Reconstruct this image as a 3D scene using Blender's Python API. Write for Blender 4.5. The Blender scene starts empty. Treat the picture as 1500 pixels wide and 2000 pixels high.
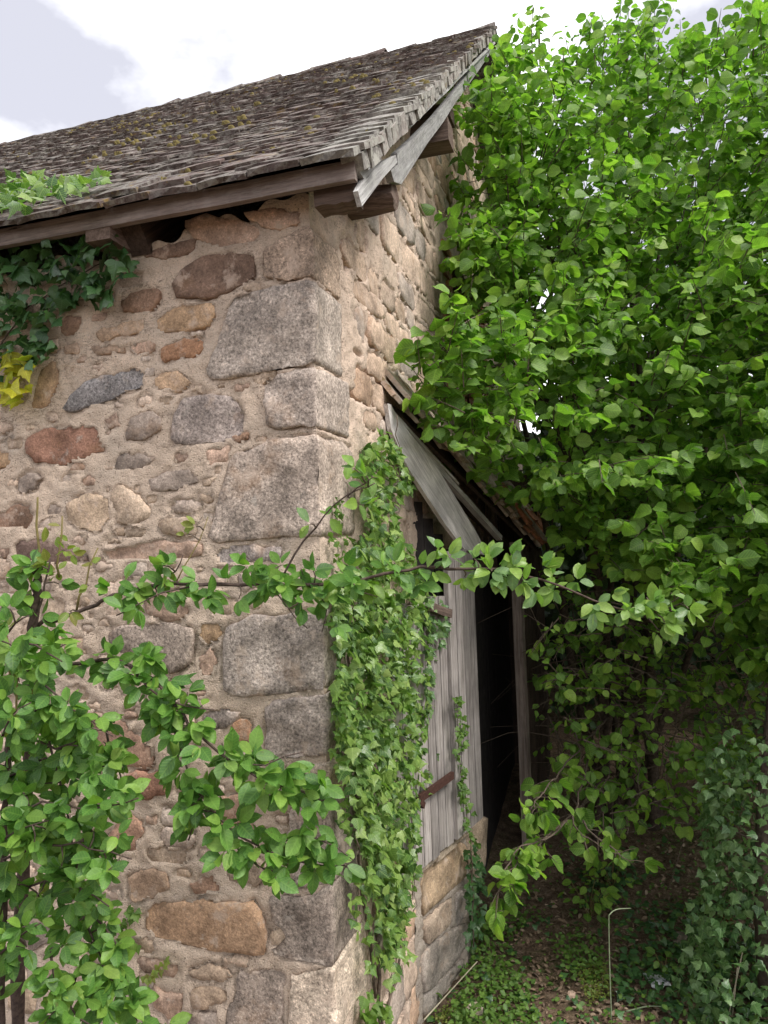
import bpy, math, random
import numpy as np
from mathutils import Vector, Matrix, noise as mnoise

random.seed(7)
RNG = np.random.default_rng(11)
scene = bpy.context.scene
COL = scene.collection

# ------------------------------------------------------------------ camera, sky, sun, exposure
F = 1450.0
PITCH, ROLL = math.radians(2.37), math.radians(2.0)
EYE = np.array([0.0, 0.0, 1.85])
_r0 = np.array([1.0, 0, 0]); _u0 = np.array([0, -math.sin(PITCH), math.cos(PITCH)])
FWD = np.array([0, math.cos(PITCH), math.sin(PITCH)])
RIGHT = math.cos(ROLL) * _r0 - math.sin(ROLL) * _u0
UPV = math.sin(ROLL) * _r0 + math.cos(ROLL) * _u0
cam = bpy.data.cameras.new('camera')
cam.sensor_fit = 'VERTICAL'; cam.sensor_height = 36.0; cam.sensor_width = 27.0
cam.lens = F / 2000.0 * 36.0
cam.clip_start = 0.05; cam.clip_end = 1500
camo = bpy.data.objects.new('camera', cam); COL.objects.link(camo)
camo.matrix_world = Matrix(((RIGHT[0], UPV[0], -FWD[0], EYE[0]), (RIGHT[1], UPV[1], -FWD[1], EYE[1]),
                            (RIGHT[2], UPV[2], -FWD[2], EYE[2]), (0, 0, 0, 1)))
scene.camera = camo

SUN_DIR = Vector((0.62, -0.42, 0.95)).normalized()      # towards the sun
world = bpy.data.worlds.new('World'); scene.world = world; world.use_nodes = True
wt = world.node_tree; wt.nodes.clear()
def wn(t, **k):
    n = wt.nodes.new(t)
    for a, b in k.items(): setattr(n, a, b)
    return n
sky = wn('ShaderNodeTexSky'); sky.sky_type = 'NISHITA'; sky.sun_disc = False
sky.sun_elevation = math.asin(SUN_DIR.z); sky.sun_rotation = math.atan2(SUN_DIR.x, SUN_DIR.y)
tc = wn('ShaderNodeTexCoord'); mp = wn('ShaderNodeMapping'); mp.inputs['Scale'].default_value = (1.0, 1.0, 1.7)
mp.inputs['Location'].default_value = (8.908254, 0.796663, 7.205358)
nz = wn('ShaderNodeTexNoise'); nz.inputs['Scale'].default_value = 1.9; nz.inputs['Detail'].default_value = 7; nz.inputs['Roughness'].default_value = .53
rp = wn('ShaderNodeValToRGB'); rp.color_ramp.elements[0].position = .46; rp.color_ramp.elements[0].color = (2.95, 2.95, 3.3, 1)
rp.color_ramp.elements[1].position = .66; rp.color_ramp.elements[1].color = (10.6, 10.6, 10.6, 1)
mx = wn('ShaderNodeMix'); mx.data_type = 'RGBA'; mx.inputs['Factor'].default_value = .93
bg = wn('ShaderNodeBackground'); bg.inputs['Strength'].default_value = .10
wo = wn('ShaderNodeOutputWorld')
wl = wt.links.new
wl(tc.outputs['Generated'], mp.inputs['Vector']); wl(mp.outputs['Vector'], nz.inputs['Vector'])
wl(nz.outputs['Fac'], rp.inputs['Fac']); wl(sky.outputs['Color'], mx.inputs['A']); wl(rp.outputs['Color'], mx.inputs['B'])
wl(mx.outputs['Result'], bg.inputs['Color']); wl(bg.outputs['Background'], wo.inputs['Surface'])

sl = bpy.data.lights.new('sun', 'SUN'); sl.energy = 1.5; sl.angle = math.radians(20); sl.color = (1.0, .96, .9)
so = bpy.data.objects.new('sun', sl); COL.objects.link(so)
so.rotation_euler = SUN_DIR.to_track_quat('Z', 'Y').to_euler(); so.location = (3, -2, 6)

scene.view_settings.view_transform = 'Standard'; scene.view_settings.look = 'None'
scene.view_settings.exposure = 1.42; scene.view_settings.gamma = 1.0; scene.view_settings.use_curve_mapping = False
scene.render.engine = 'CYCLES'
scene.cycles.max_bounces = 9; scene.cycles.diffuse_bounces = 6; scene.cycles.transmission_bounces = 6
scene.cycles.use_denoising = True

# ------------------------------------------------------------------ helpers: geometry of the place
def ray(x, y): return RIGHT * (x - 750) / F + UPV * (1000 - y) / F + FWD
def hit(x, y, o, n):
    d = ray(x, y); return EYE + d * (np.dot(np.asarray(o) - EYE, n) / np.dot(d, n))
def at(x, y, Y):
    d = ray(x, y); return EYE + d * (Y / d[1])
def proj(p):
    v = np.asarray(p, float) - EYE; z = v @ FWD
    return np.stack([750 + F * (v @ RIGHT) / z, 1000 - F * (v @ UPV) / z, z], -1)
ANG = math.radians(17.3)
C0 = np.array([-.185, 2.1, 0.0])                     # foot of the house corner
G = np.array([math.sin(ANG), math.cos(ANG), 0.0])     # along the gable wall
L = np.array([-math.cos(ANG), math.sin(ANG), 0.0])    # along the front wall
NG, NL = -L, -G                                      # outward normals
Z3 = np.array([0, 0, 1.0])

class Frame:
    """a wall plane: origin, horizontal axis, normal"""
    def __init__(s, o, ax, n): s.o, s.ax, s.n = np.asarray(o, float), np.asarray(ax, float), np.asarray(n, float)
    def px(s, x, y):
        p = hit(x, y, s.o, s.n) - s.o; return np.array([p @ s.ax, p[2]])
    def w(s, u, z, d=0.0):
        return s.o + np.multiply.outer(u, s.ax) + np.multiply.outer(z, Z3) + np.multiply.outer(d, s.n)
FRONT = Frame(C0, L, NL)
GABLE = Frame(C0, G, NG)
A30 = math.radians(29.5)
P0 = hit(820, 2000, C0, NG); P0[2] = 0
DD = np.array([math.sin(A30), math.cos(A30), 0.0])
DOORF = Frame(P0, DD, np.array([math.cos(A30), -math.sin(A30), 0.0]))

def fbm(p, s, o=3):
    return mnoise.fractal(Vector((p[0] * s, p[1] * s, p[2] * s)), 1.0, 2.0, o)
def sm(a, b, x):
    t = np.clip((x - a) / (b - a), 0, 1); return t * t * (3 - 2 * t)

def tag(o, label=None, cat=None, group=None, kind=None):
    if label: o['label'] = label
    if cat: o['category'] = cat
    if group: o['group'] = group
    if kind: o['kind'] = kind
    return o
def link(o, parent=None):
    COL.objects.link(o)
    if parent is not None:
        o.parent = parent; o.matrix_parent_inverse = parent.matrix_basis.inverted()
    return o
def empty(name, loc, label, cat, group=None):
    o = bpy.data.objects.new(name, None); o.empty_display_size = .1
    o.location = [float(v) for v in loc]; link(o); return tag(o, label, cat, group)
def mesh_data(name, v, f, mat=None, smooth=False, uv=None, uvname='UVMap'):
    me = bpy.data.meshes.new(name)
    me.from_pydata([tuple(map(float, q)) for q in v], [], [tuple(map(int, q)) for q in f])
    if mat: me.materials.append(mat)
    if smooth: me.polygons.foreach_set('use_smooth', [True] * len(me.polygons))
    if uv is not None:
        l = me.uv_layers.new(name=uvname); l.data.foreach_set('uv', np.asarray(uv, np.float32).ravel())
    me.update(); return me
def obj(name, v, f, mat, parent=None, smooth=False, centre=True, color=None, kind=None):
    v = np.asarray(v, float)
    c = v.mean(0) if centre else np.zeros(3)
    o = bpy.data.objects.new(name, mesh_data(name, v - c, f, mat, smooth))
    o.location = c
    if color is not None: o.color = (*color, 1)
    if kind: o['kind'] = kind
    return link(o, parent)

def tube(path, rad, sides=6, cap=True, wob=0.0):
    path = np.asarray(path, float); n = len(path)
    rad = np.broadcast_to(np.asarray(rad, float), (n,)) if np.ndim(rad) else np.full(n, rad)
    t = np.gradient(path, axis=0); t /= np.linalg.norm(t, axis=1)[:, None] + 1e-12
    ref = np.array([.31, .17, .93]) if abs(t[0] @ np.array([.31, .17, .93])) < .9 else np.array([.9, .1, .2])
    a = np.cross(t, ref); a /= np.linalg.norm(a, axis=1)[:, None] + 1e-12
    b = np.cross(t, a)
    th = np.arange(sides) * 2 * math.pi / sides
    v = path[:, None, :] + rad[:, None, None] * (np.cos(th)[None, :, None] * a[:, None, :] + np.sin(th)[None, :, None] * b[:, None, :])
    if wob: v = v + RNG.normal(0, wob, v.shape) * rad[:, None, None]
    v = v.reshape(-1, 3); f = []
    for i in range(n - 1):
        for k in range(sides):
            k2 = (k + 1) % sides
            f.append((i * sides + k, i * sides + k2, (i + 1) * sides + k2, (i + 1) * sides + k))
    if cap:
        f.append(tuple(range(sides))[::-1]); f.append(tuple((n - 1) * sides + k for k in range(sides)))
    return v, f
class MB:
    def __init__(s): s.v, s.f, s.n = [], [], 0
    def add(s, v, f):
        s.v.append(np.asarray(v, float)); s.f += [tuple(i + s.n for i in q) for q in f]; s.n += len(v)
    def build(s, name, mat, parent=None, **k):
        return obj(name, np.concatenate(s.v), s.f, mat, parent, **k)
def spline(pts, n):
    """Catmull-Rom through the points, n samples"""
    p = np.asarray(pts, float)
    if len(p) < 3: return p[0] + np.linspace(0, 1, n)[:, None] * (p[-1] - p[0])
    P = np.vstack([2 * p[0] - p[1], p, 2 * p[-1] - p[-2]])
    s = np.linspace(0, len(p) - 1 - 1e-6, n); i = s.astype(int); t = (s - i)[:, None]
    a, b, c, d = P[i], P[i + 1], P[i + 2], P[i + 3]
    return .5 * (2 * b + (c - a) * t + (2 * a - 5 * b + 4 * c - d) * t ** 2 + (3 * b - a - 3 * c + d) * t ** 3)

# ------------------------------------------------------------------ materials
def new_mat(name):
    m = bpy.data.materials.new(name); m.use_nodes = True
    nt = m.node_tree; nt.nodes.clear()
    out = nt.nodes.new('ShaderNodeOutputMaterial')
    return m, nt, out
class NT:
    def __init__(s, nt): s.nt = nt
    def n(s, t, **k):
        nd = s.nt.nodes.new(t)
        for a, b in k.items(): setattr(nd, a, b)
        return nd
    def l(s, a, b): s.nt.links.new(a, b)
    def pos(s, scale=(1, 1, 1), obj=False):
        if obj: o = s.n('ShaderNodeTexCoord').outputs['Object']
        else: o = s.n('ShaderNodeNewGeometry').outputs['Position']
        m = s.n('ShaderNodeMapping'); m.inputs['Scale'].default_value = scale
        s.l(o, m.inputs['Vector']); return m.outputs['Vector']
    def noise(s, vec, scale, detail=4, rough=.55):
        n = s.n('ShaderNodeTexNoise'); n.inputs['Scale'].default_value = scale; n.inputs['Detail'].default_value = detail
        n.inputs['Roughness'].default_value = rough
        s.l(vec, n.inputs['Vector']); return n.outputs['Fac']
    def ramp(s, fac, stops, interp='LINEAR'):
        r = s.n('ShaderNodeValToRGB'); cr = r.color_ramp; cr.interpolation = interp
        while len(cr.elements) < len(stops): cr.elements.new(.5)
        for e, (p, c) in zip(cr.elements, stops):
            e.position = p; e.color = (*c, 1) if np.ndim(c) else (c, c, c, 1)
        s.l(fac, r.inputs['Fac']); return r.outputs['Color']
    def mix(s, a, b, fac, blend='MIX'):
        m = s.n('ShaderNodeMix'); m.data_type = 'RGBA'; m.blend_type = blend
        for k, v in (('A', a), ('B', b)):
            if isinstance(v, bpy.types.NodeSocket): s.l(v, m.inputs[k])
            else: m.inputs[k].default_value = (*v, 1)
        if isinstance(fac, bpy.types.NodeSocket): s.l(fac, m.inputs['Factor'])
        else: m.inputs['Factor'].default_value = fac
        return m.outputs['Result']
    def math(s, op, a, b=None):
        m = s.n('ShaderNodeMath'); m.operation = op
        for i, v in enumerate((a, b)):
            if v is None: continue
            if isinstance(v, bpy.types.NodeSocket): s.l(v, m.inputs[i])
            else: m.inputs[i].default_value = v
        return m.outputs[0]
    def bump(s, h, strength, dist):
        b = s.n('ShaderNodeBump'); b.inputs['Strength'].default_value = strength; b.inputs['Distance'].default_value = dist
        s.l(h, b.inputs['Height']); return b.outputs['Normal']
    def principled(s, col, rough=.85, normal=None, spec=.3):
        p = s.n('ShaderNodeBsdfPrincipled')
        if isinstance(col, bpy.types.NodeSocket): s.l(col, p.inputs['Base Color'])
        else: p.inputs['Base Color'].default_value = (*col, 1)
        p.inputs['Roughness'].default_value = rough; p.inputs['Specular IOR Level'].default_value = spec
        if normal is not None: s.l(normal, p.inputs['Normal'])
        return p.outputs[0]

def mat_stone(name, grain=1.0, amp=.6, spots=True):
    """stone tinted by the object's own colour: coarse crystals, paler and darker blotches, iron stains"""
    m, nt, out = new_mat(name); T = NT(nt)
    p = T.pos()
    oi = T.n('ShaderNodeObjectInfo').outputs['Color']
    big = T.noise(p, 9, 5, .6); fine = T.noise(p, 125 * grain, 3, .75); mid = T.noise(p, 60, 5, .65)
    c = T.mix(oi, T.ramp(big, [(.3, .55), (.5, .98), (.72, 1.42)]), 1.0, 'MULTIPLY')
    c = T.mix(c, T.ramp(mid, [(.3, .68), (.5, 1.0), (.7, 1.3)]), .85, 'MULTIPLY')
    c = T.mix(c, T.ramp(fine, [(.36, .32), (.46, .90), (.56, 1.12), (.66, 1.9)]), amp, 'MULTIPLY')
    if spots:
        st = T.ramp(T.noise(p, 5.3, 6, .7), [(.56, 0.0), (.70, 1.0)])
        c = T.mix(c, (.30, .17, .085), T.math('MULTIPLY', st, .5))
        li = T.ramp(T.noise(p, 21, 6, .7), [(.60, 0.0), (.70, 1.0)])
        c = T.mix(c, (.42, .40, .36), T.math('MULTIPLY', li, .45))
        sm_ = T.ramp(T.noise(p, 10.5, 7, .72), [(.55, 0.0), (.63, 1.0)])
        c = T.mix(c, (.54, .42, .335), T.math('MULTIPLY', sm_, .62))
        dk = T.ramp(T.noise(p, 33, 5, .75), [(.30, 1.0), (.38, 0.0)])
        c = T.mix(c, (.07, .06, .052), T.math('MULTIPLY', dk, .55))
    h = T.math('ADD', T.math('MULTIPLY', mid, .8), T.math('MULTIPLY', fine, .35))
    T.l(T.principled(c, .92, T.bump(h, .9, .006), .2), out.inputs['Surface']); return m
M_GRANITE = mat_stone('granite', 1.0, .8)
M_STONE = mat_stone('rubble_stone', 1.3, .45)

def mat_mortar(name, base=(.625, .495, .388)):
    m, nt, out = new_mat(name); T = NT(nt); p = T.pos()
    big = T.noise(p, 3.2, 5, .6); mid = T.noise(p, 26, 6, .65); fine = T.noise(p, 230, 3, .7)
    b = np.array(base)
    c = T.ramp(big, [(.25, tuple(b * (.80, .80, .82))), (.5, tuple(b)), (.75, tuple(b * (1.12, 1.13, 1.14)))])
    c = T.mix(c, T.ramp(mid, [(.3, .72), (.5, 1.0), (.7, 1.18)]), .9, 'MULTIPLY')
    c = T.mix(c, T.ramp(fine, [(.32, .45), (.46, .98), (.62, 1.1), (.7, 1.45)]), .6, 'MULTIPLY')
    gr = T.ramp(T.noise(p, 6.5, 6, .7), [(.50, 0.0), (.66, 1.0)])
    c = T.mix(c, (.27, .245, .215), T.math('MULTIPLY', gr, .40))
    vo = T.n('ShaderNodeTexVoronoi'); vo.inputs['Scale'].default_value = 95; T.l(p, vo.inputs['Vector'])
    pit = T.ramp(vo.outputs['Distance'], [(.08, 0.0), (.3, 1.0)])
    pm = T.ramp(T.noise(p, 15, 4, .6), [(.48, 0.0), (.6, 1.0)])
    c = T.mix(c, (.15, .115, .09), T.math('MULTIPLY', T.math('MULTIPLY', T.math('SUBTRACT', 1.0, pit), pm), .75))
    wv = T.noise(T.pos((1, 1, 3.2)), 7, 8, .72)
    crk = T.ramp(T.math('ABSOLUTE', T.math('SUBTRACT', wv, .5)), [(.004, 1.0), (.011, 0.0)])
    cz = T.ramp(T.noise(p, 4, 3, .5), [(.50, 0.0), (.60, 1.0)])
    c = T.mix(c, (.12, .09, .07), T.math('MULTIPLY', T.math('MULTIPLY', crk, cz), .8))
    h = T.math('ADD', T.math('ADD', T.math('MULTIPLY', mid, 1.0), T.math('MULTIPLY', fine, .5)), T.math('MULTIPLY', pit, .25))
    T.l(T.principled(c, .95, T.bump(h, 1.0, .010), .15), out.inputs['Surface']); return m
M_MORTAR = mat_mortar('lime_mortar')
M_RENDER = mat_mortar('gable_mortar', (.66, .515, .41))

def mat_wood(name, a, b, crack=(.03, .025, .022), stretch=30, rough=.85, lichen=0.0):
    m, nt, out = new_mat(name); T = NT(nt)
    p = T.pos((1.6, stretch, stretch), obj=True)
    rnd = T.n('ShaderNodeObjectInfo').outputs['Random']
    add = T.n('ShaderNodeVectorMath'); add.operation = 'ADD'; T.l(p, add.inputs[0])
    cmb = T.n('ShaderNodeCombineXYZ'); T.l(T.math('MULTIPLY', rnd, 37.0), cmb.inputs['Y']); T.l(T.math('MULTIPLY', rnd, 11.0), cmb.inputs['X'])
    T.l(cmb.outputs[0], add.inputs[1]); v = add.outputs[0]
    g1 = T.noise(v, 2.6, 6, .65); g2 = T.noise(v, 9, 4, .7)
    c = T.ramp(g1, [(.28, a), (.5, tuple((np.array(a) + np.array(b)) / 2)), (.72, b)])
    c = T.mix(c, T.ramp(g2, [(.3, .55), (.5, 1.0), (.7, 1.25)]), .8, 'MULTIPLY')
    ck = T.ramp(T.noise(v, 3.7, 5, .6), [(.26, 1.0), (.34, 0.0)])
    c = T.mix(c, crack, ck)
    big = T.noise(T.pos(), 6, 4)
    c = T.mix(c, T.ramp(big, [(.3, .65), (.55, 1.0), (.75, 1.2)]), .8, 'MULTIPLY')
    c = T.mix(c, T.ramp(rnd, [(0, .75), (1, 1.2)]), 1.0, 'MULTIPLY')
    if lichen:
        li = T.ramp(T.noise(T.pos(), 38, 5, .7), [(.50, 0.0), (.62, 1.0)])
        c = T.mix(c, (.42, .42, .38), T.math('MULTIPLY', li, lichen))
    T.l(T.principled(c, rough, T.bump(T.math('ADD', g1, g2), .8, .004), .2), out.inputs['Surface']); return m
M_GREY = mat_wood('weathered_grey_wood', (.19, .165, .15), (.50, .455, .43))
M_PALEW = mat_wood('pale_bleached_wood', (.34, .315, .30), (.74, .70, .68))
M_BROWN = mat_wood('weathered_brown_wood', (.085, .058, .045), (.24, .175, .145))
M_DARKW = mat_wood('dark_wood', (.03, .022, .018), (.11, .075, .058))
M_POST = mat_wood('post_wood', (.13, .095, .08), (.33, .27, .235))
M_BARGE = mat_wood('lichened_bargeboard', (.20, .19, .185), (.52, .51, .50), lichen=.45)
M_FASCIA = mat_wood('fascia_wood', (.15, .115, .10), (.34, .275, .245), lichen=.12)

def mat_tile(name, base=(.098, .076, .069), pale=.6):
    m, nt, out = new_mat(name); T = NT(nt); p = T.pos()
    rnd = T.n('ShaderNodeObjectInfo').outputs['Random']
    isl = T.n('ShaderNodeNewGeometry').outputs['Random Per Island']
    r = T.math('FRACT', T.math('ADD', rnd, isl))
    b = np.array(base)
    c = T.ramp(r, [(0, tuple(b * .72)), (.4, tuple(b)), (.75, tuple(b * (1.15, 1.1, 1.1))), (1, tuple(b * (1.4, 1.32, 1.3)))])
    c = T.mix(c, T.ramp(T.noise(p, 45, 5, .7), [(.3, .5), (.5, 1.0), (.7, 1.5)]), .9, 'MULTIPLY')
    l1 = T.ramp(T.noise(p, 30, 6, .75), [(.46, 0.0), (.57, 1.0)])
    zone = T.ramp(T.noise(p, 2.3, 4, .6), [(.33, .25), (.58, 1.0)])
    c = T.mix(c, (.36, .35, .31), T.math('MULTIPLY', T.math('MULTIPLY', l1, zone), pale))
    l2 = T.ramp(T.noise(p, 17, 6, .7), [(.57, 0.0), (.66, 1.0)])
    zone2 = T.ramp(T.noise(p, 1.6, 3, .5), [(.43, 0.0), (.55, 1.0)])
    c = T.mix(c, (.23, .155, .05), T.math('MULTIPLY', T.math('MULTIPLY', l2, zone2), .8))
    T.l(T.principled(c, .95, T.bump(T.noise(p, 90, 4, .7), .8, .004), .15), out.inputs['Surface']); return m
M_TILE = mat_tile('old_roof_tile')
M_TILEEND = mat_tile('lichened_verge_tile', (.20, .185, .17), 1.0)
M_LTILE = mat_tile('lean_to_tile', (.36, .285, .225), .6)
M_RTILE = mat_tile('orange_tile', (.30, .125, .07), .25)
M_BRICK = mat_stone('orange_brick', 1.5, .35, True)

def mat_leaf(name, cols, trans=.38, rough=.45, vein=.35, veincol=None):
    m, nt, out = new_mat(name); T = NT(nt)
    rnd = T.n('ShaderNodeObjectInfo').outputs['Random']
    isl = T.n('ShaderNodeNewGeometry').outputs['Random Per Island']
    r = T.math('FRACT', T.math('ADD', T.math('MULTIPLY', rnd, 7.31), isl))
    n = len(cols)
    c = T.ramp(r, [(i / (n - 1), k) for i, k in enumerate(cols)])
    uv = T.n('ShaderNodeUVMap').outputs[0]
    sp = T.n('ShaderNodeSeparateXYZ'); T.l(uv, sp.inputs[0])
    ax = T.math('ABSOLUTE', sp.outputs['X'])
    mid = T.ramp(ax, [(.012, 1.0), (.035, 0.0)])
    side = T.math('FRACT', T.math('MULTIPLY', T.math('SUBTRACT', sp.outputs['Y'], T.math('MULTIPLY', ax, .8)), 7.0))
    sv = T.ramp(T.math('ABSOLUTE', T.math('SUBTRACT', side, .5)), [(.06, .8), (.16, 0.0)])
    ve = T.math('MULTIPLY', T.math('MAXIMUM', mid, sv), vein)
    c = T.mix(c, veincol or tuple(min(1, x * 1.9 + .03) for x in cols[-1]), ve)
    p = T.pos()
    c = T.mix(c, T.ramp(T.noise(p, 55, 3), [(.3, .8), (.7, 1.18)]), .8, 'MULTIPLY')
    sp_ = T.ramp(T.noise(p, 75, 3, .6), [(.66, 0.0), (.71, 1.0)])
    c = T.mix(c, tuple(np.array(cols[0]) * (1.6, .75, .8)), T.math('MULTIPLY', sp_, .6))
    pr = T.principled(c, rough, T.bump(T.math('ADD', T.noise(p, 130, 2), T.math('MULTIPLY', ve, -1.0)), .35, .003), .45)
    tr = T.n('ShaderNodeBsdfTranslucent')
    T.l(T.mix(c, (1.25, 1.6, .7), 1.0, 'MULTIPLY'), tr.inputs['Color'])
    ms = T.n('ShaderNodeMixShader'); ms.inputs[0].default_value = trans
    T.l(pr, ms.inputs[1]); T.l(tr.outputs[0], ms.inputs[2]); T.l(ms.outputs[0], out.inputs['Surface']); return m
M_HAZEL = mat_leaf('hazel_leaf', [(.075, .155, .028), (.11, .22, .036), (.15, .275, .042), (.19, .325, .048), (.27, .40, .06)], .46, .52, .22)
M_PLUM = mat_leaf('plum_leaf', [(.058, .14, .03), (.09, .205, .038), (.125, .26, .044), (.20, .33, .055)], .36, .48, .14)
M_PLUMPALE = mat_leaf('plum_leaf_pale', [(.13, .22, .09), (.17, .28, .10), (.19, .31, .06), (.25, .36, .08)], .4, .36, .12)
M_YOUNG = mat_leaf('young_leaf', [(.13, .20, .03), (.19, .26, .04), (.20, .19, .05)], .4, .45)
M_IVY = mat_leaf('ivy_leaf', [(.03, .085, .02), (.07, .15, .03), (.115, .21, .042), (.17, .27, .055), (.25, .34, .10)], .3, .30, .3)
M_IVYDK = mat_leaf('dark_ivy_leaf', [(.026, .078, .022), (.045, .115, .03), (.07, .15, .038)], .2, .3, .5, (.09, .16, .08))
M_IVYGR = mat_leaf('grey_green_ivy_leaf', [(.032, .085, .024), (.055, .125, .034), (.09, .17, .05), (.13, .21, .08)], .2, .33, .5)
M_IVYYE = mat_leaf('yellowing_leaf', [(.38, .34, .02), (.45, .42, .03), (.35, .38, .03)], .4, .4)
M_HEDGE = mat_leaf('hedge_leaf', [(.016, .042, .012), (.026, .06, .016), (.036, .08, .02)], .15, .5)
M_WEED = mat_leaf('weed_leaf', [(.055, .12, .02), (.085, .165, .026), (.12, .21, .032)], .35, .5)
M_DEAD = mat_leaf('dead_leaf', [(.07, .042, .028), (.14, .082, .05), (.23, .155, .10), (.33, .25, .18)], .1, .8)

def mat_plain(name, a, b, scale=30, rough=.9, bump=.5):
    m, nt, out = new_mat(name); T = NT(nt); p = T.pos()
    n1 = T.noise(p, scale, 5, .65)
    T.l(T.principled(T.ramp(n1, [(.3, a), (.7, b)]), rough, T.bump(n1, bump, .004), .2), out.inputs['Surface']); return m
M_BARK = mat_plain('bark', (.035, .026, .02), (.12, .09, .07), 60)
M_TWIG = mat_plain('twig_bark', (.06, .045, .035), (.17, .13, .10), 80)
M_PLBARK = mat_plain('plum_bark', (.04, .028, .024), (.12, .085, .07), 90)
M_SHOOT = mat_plain('green_shoot', (.13, .12, .04), (.22, .17, .07), 90)
M_RUST = mat_plain('rusty_iron', (.03, .014, .011), (.085, .04, .03), 120)
M_STRAW = mat_plain('dry_straw', (.26, .23, .16), (.42, .38, .28), 60)
M_CANE = mat_plain('pale_green_cane', (.14, .18, .10), (.26, .30, .19), 60)
M_PLASTIC = mat_plain('white_scrap', (.55, .55, .60), (.85, .85, .88), 40, .5)
M_SEED = mat_plain('brown_seed_head', (.10, .045, .02), (.22, .11, .05), 150)
M_DARKIN = mat_plain('dark_boarding', (.02, .018, .018), (.05, .042, .04), 20)  # near-black; on the lean-to boards it carries the interior's shade in its colour

def mat_ground():
    m, nt, out = new_mat('leafy_soil'); T = NT(nt); p = T.pos()
    big = T.noise(p, 1.7, 5, .6); mid = T.noise(p, 22, 6, .7); fine = T.noise(p, 120, 4, .7)
    c = T.ramp(mid, [(.28, (.055, .036, .025)), (.45, (.135, .092, .063)), (.6, (.22, .155, .108)), (.75, (.32, .245, .18))])
    c = T.mix(c, T.ramp(fine, [(.3, .45), (.5, 1.0), (.7, 1.6)]), .9, 'MULTIPLY')
    g = T.ramp(big, [(.50, 0.0), (.63, 1.0)])
    g2 = T.ramp(T.noise(p, 34, 5, .7), [(.45, 0.0), (.58, 1.0)])
    c = T.mix(c, (.055, .075, .018), T.math('MULTIPLY', T.math('MULTIPLY', g, g2), .8))
    h = T.math('ADD', mid, T.math('MULTIPLY', fine, .5))
    T.l(T.principled(c, .95, T.bump(h, 1.0, .02), .15), out.inputs['Surface']); return m
M_GROUND = mat_ground()

# ------------------------------------------------------------------ ground
def gz(X, Y):
    X = np.asarray(X, float); Y = np.asarray(Y, float)
    r = .22 * sm(3.2, 5.2, Y) + .10 * np.clip(Y - 4.6, 0, 4)
    r = r + .10 * sm(.9, 2.2, X) * sm(2.0, 3.5, Y)
    return r
def gzn(X, Y):
    return float(gz(X, Y)) + .016 * fbm((X, Y, 0), 3.2) + .008 * fbm((X, Y, 4), 13)
def build_ground():
    xs = np.concatenate([[-400, -120, -40, -15, -6, -3, -1.5], np.arange(-.6, 3.2, .03), [3.6, 4.5, 6, 9, 16, 45, 130, 400]])
    ys = np.concatenate([[-400, -120, -40, -12, -4, -1, .5, 1.4], np.arange(1.9, 5.6, .03), [6, 6.8, 8, 10, 16, 45, 130, 400, 700]])
    v = [(x, y, gzn(x, y) if (-1 < x < 4 and 1 < y < 8) else float(gz(x, min(y, 9)))) for y in ys for x in xs]
    n = len(xs)
    f = [(j * n + i, j * n + i + 1, (j + 1) * n + i + 1, (j + 1) * n + i) for j in range(len(ys) - 1) for i in range(n - 1)]
    o = obj('ground', v, f, M_GROUND, None, smooth=True, centre=False); tag(o, kind='structure')
build_ground()

# ------------------------------------------------------------------ the stone house
house = empty('stone_house', C0, 'old granite and rubble stone outbuilding with a steep tiled roof', 'building')
VO = .19                                           # verge overhang
E0 = hit(697, 314, C0 + NG * VO, NG); R0 = hit(962, 60, C0 + NG * VO, NG)
SD = R0 - E0; SLEN = float(np.linalg.norm(SD)); SD = SD / SLEN     # up the slope
RN = np.cross(SD, L); RN = RN / np.linalg.norm(RN)
if RN[2] < 0: RN = -RN                               # roof normal
def roof_z(s, under=.05):
    """height of the underside of the roof at distance s along the gable"""
    e = (E0 - C0) @ G; k = SD[2] / (SD @ G); return E0[2] + (s - e) * k - under / (SD @ G)
RIDGE_S = float((R0 - C0) @ G)

def poly_rs(p, n):
    p = np.asarray(p, float); q = np.vstack([p, p[:1]]); d = np.linalg.norm(np.diff(q, axis=0), axis=1)
    s = np.concatenate([[0], np.cumsum(d)]); t = np.linspace(0, s[-1], n, endpoint=False)
    return np.stack([np.interp(t, s, q[:, 0]), np.interp(t, s, q[:, 1])], 1)
def chaikin(p, k=1, r=.18):
    p = np.asarray(p, float)
    for _ in range(k):
        q = np.roll(p, -1, 0); p = np.stack([p * (1 - r) + q * r, p * r + q * (1 - r)], 1).reshape(-1, 2)
    return p
def inside(poly, P):
    x, y = P[:, 0], P[:, 1]; r = np.zeros(len(P), bool)
    a = poly; b = np.roll(poly, -1, 0)
    for (x1, y1), (x2, y2) in zip(a, b):
        c = (y1 > y) != (y2 > y)
        with np.errstate(divide='ignore', invalid='ignore'):
            r ^= c & (x < (x2 - x1) * (y - y1) / (y2 - y1 + 1e-12) + x1)
    return r
def pdist(poly, P):
    a = poly; b = np.roll(poly, -1, 0); best = np.full(len(P), 9.0)
    for p, q in zip(a, b):
        d = q - p; t = np.clip(((P - p) @ d) / (d @ d + 1e-12), 0, 1)
        best = np.minimum(best, np.linalg.norm(P - p - t[:, None] * d, axis=1))
    return best
def area(p):
    x, y = p[:, 0], p[:, 1]; return .5 * np.sum(x * np.roll(y, -1) - y * np.roll(x, -1))

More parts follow.
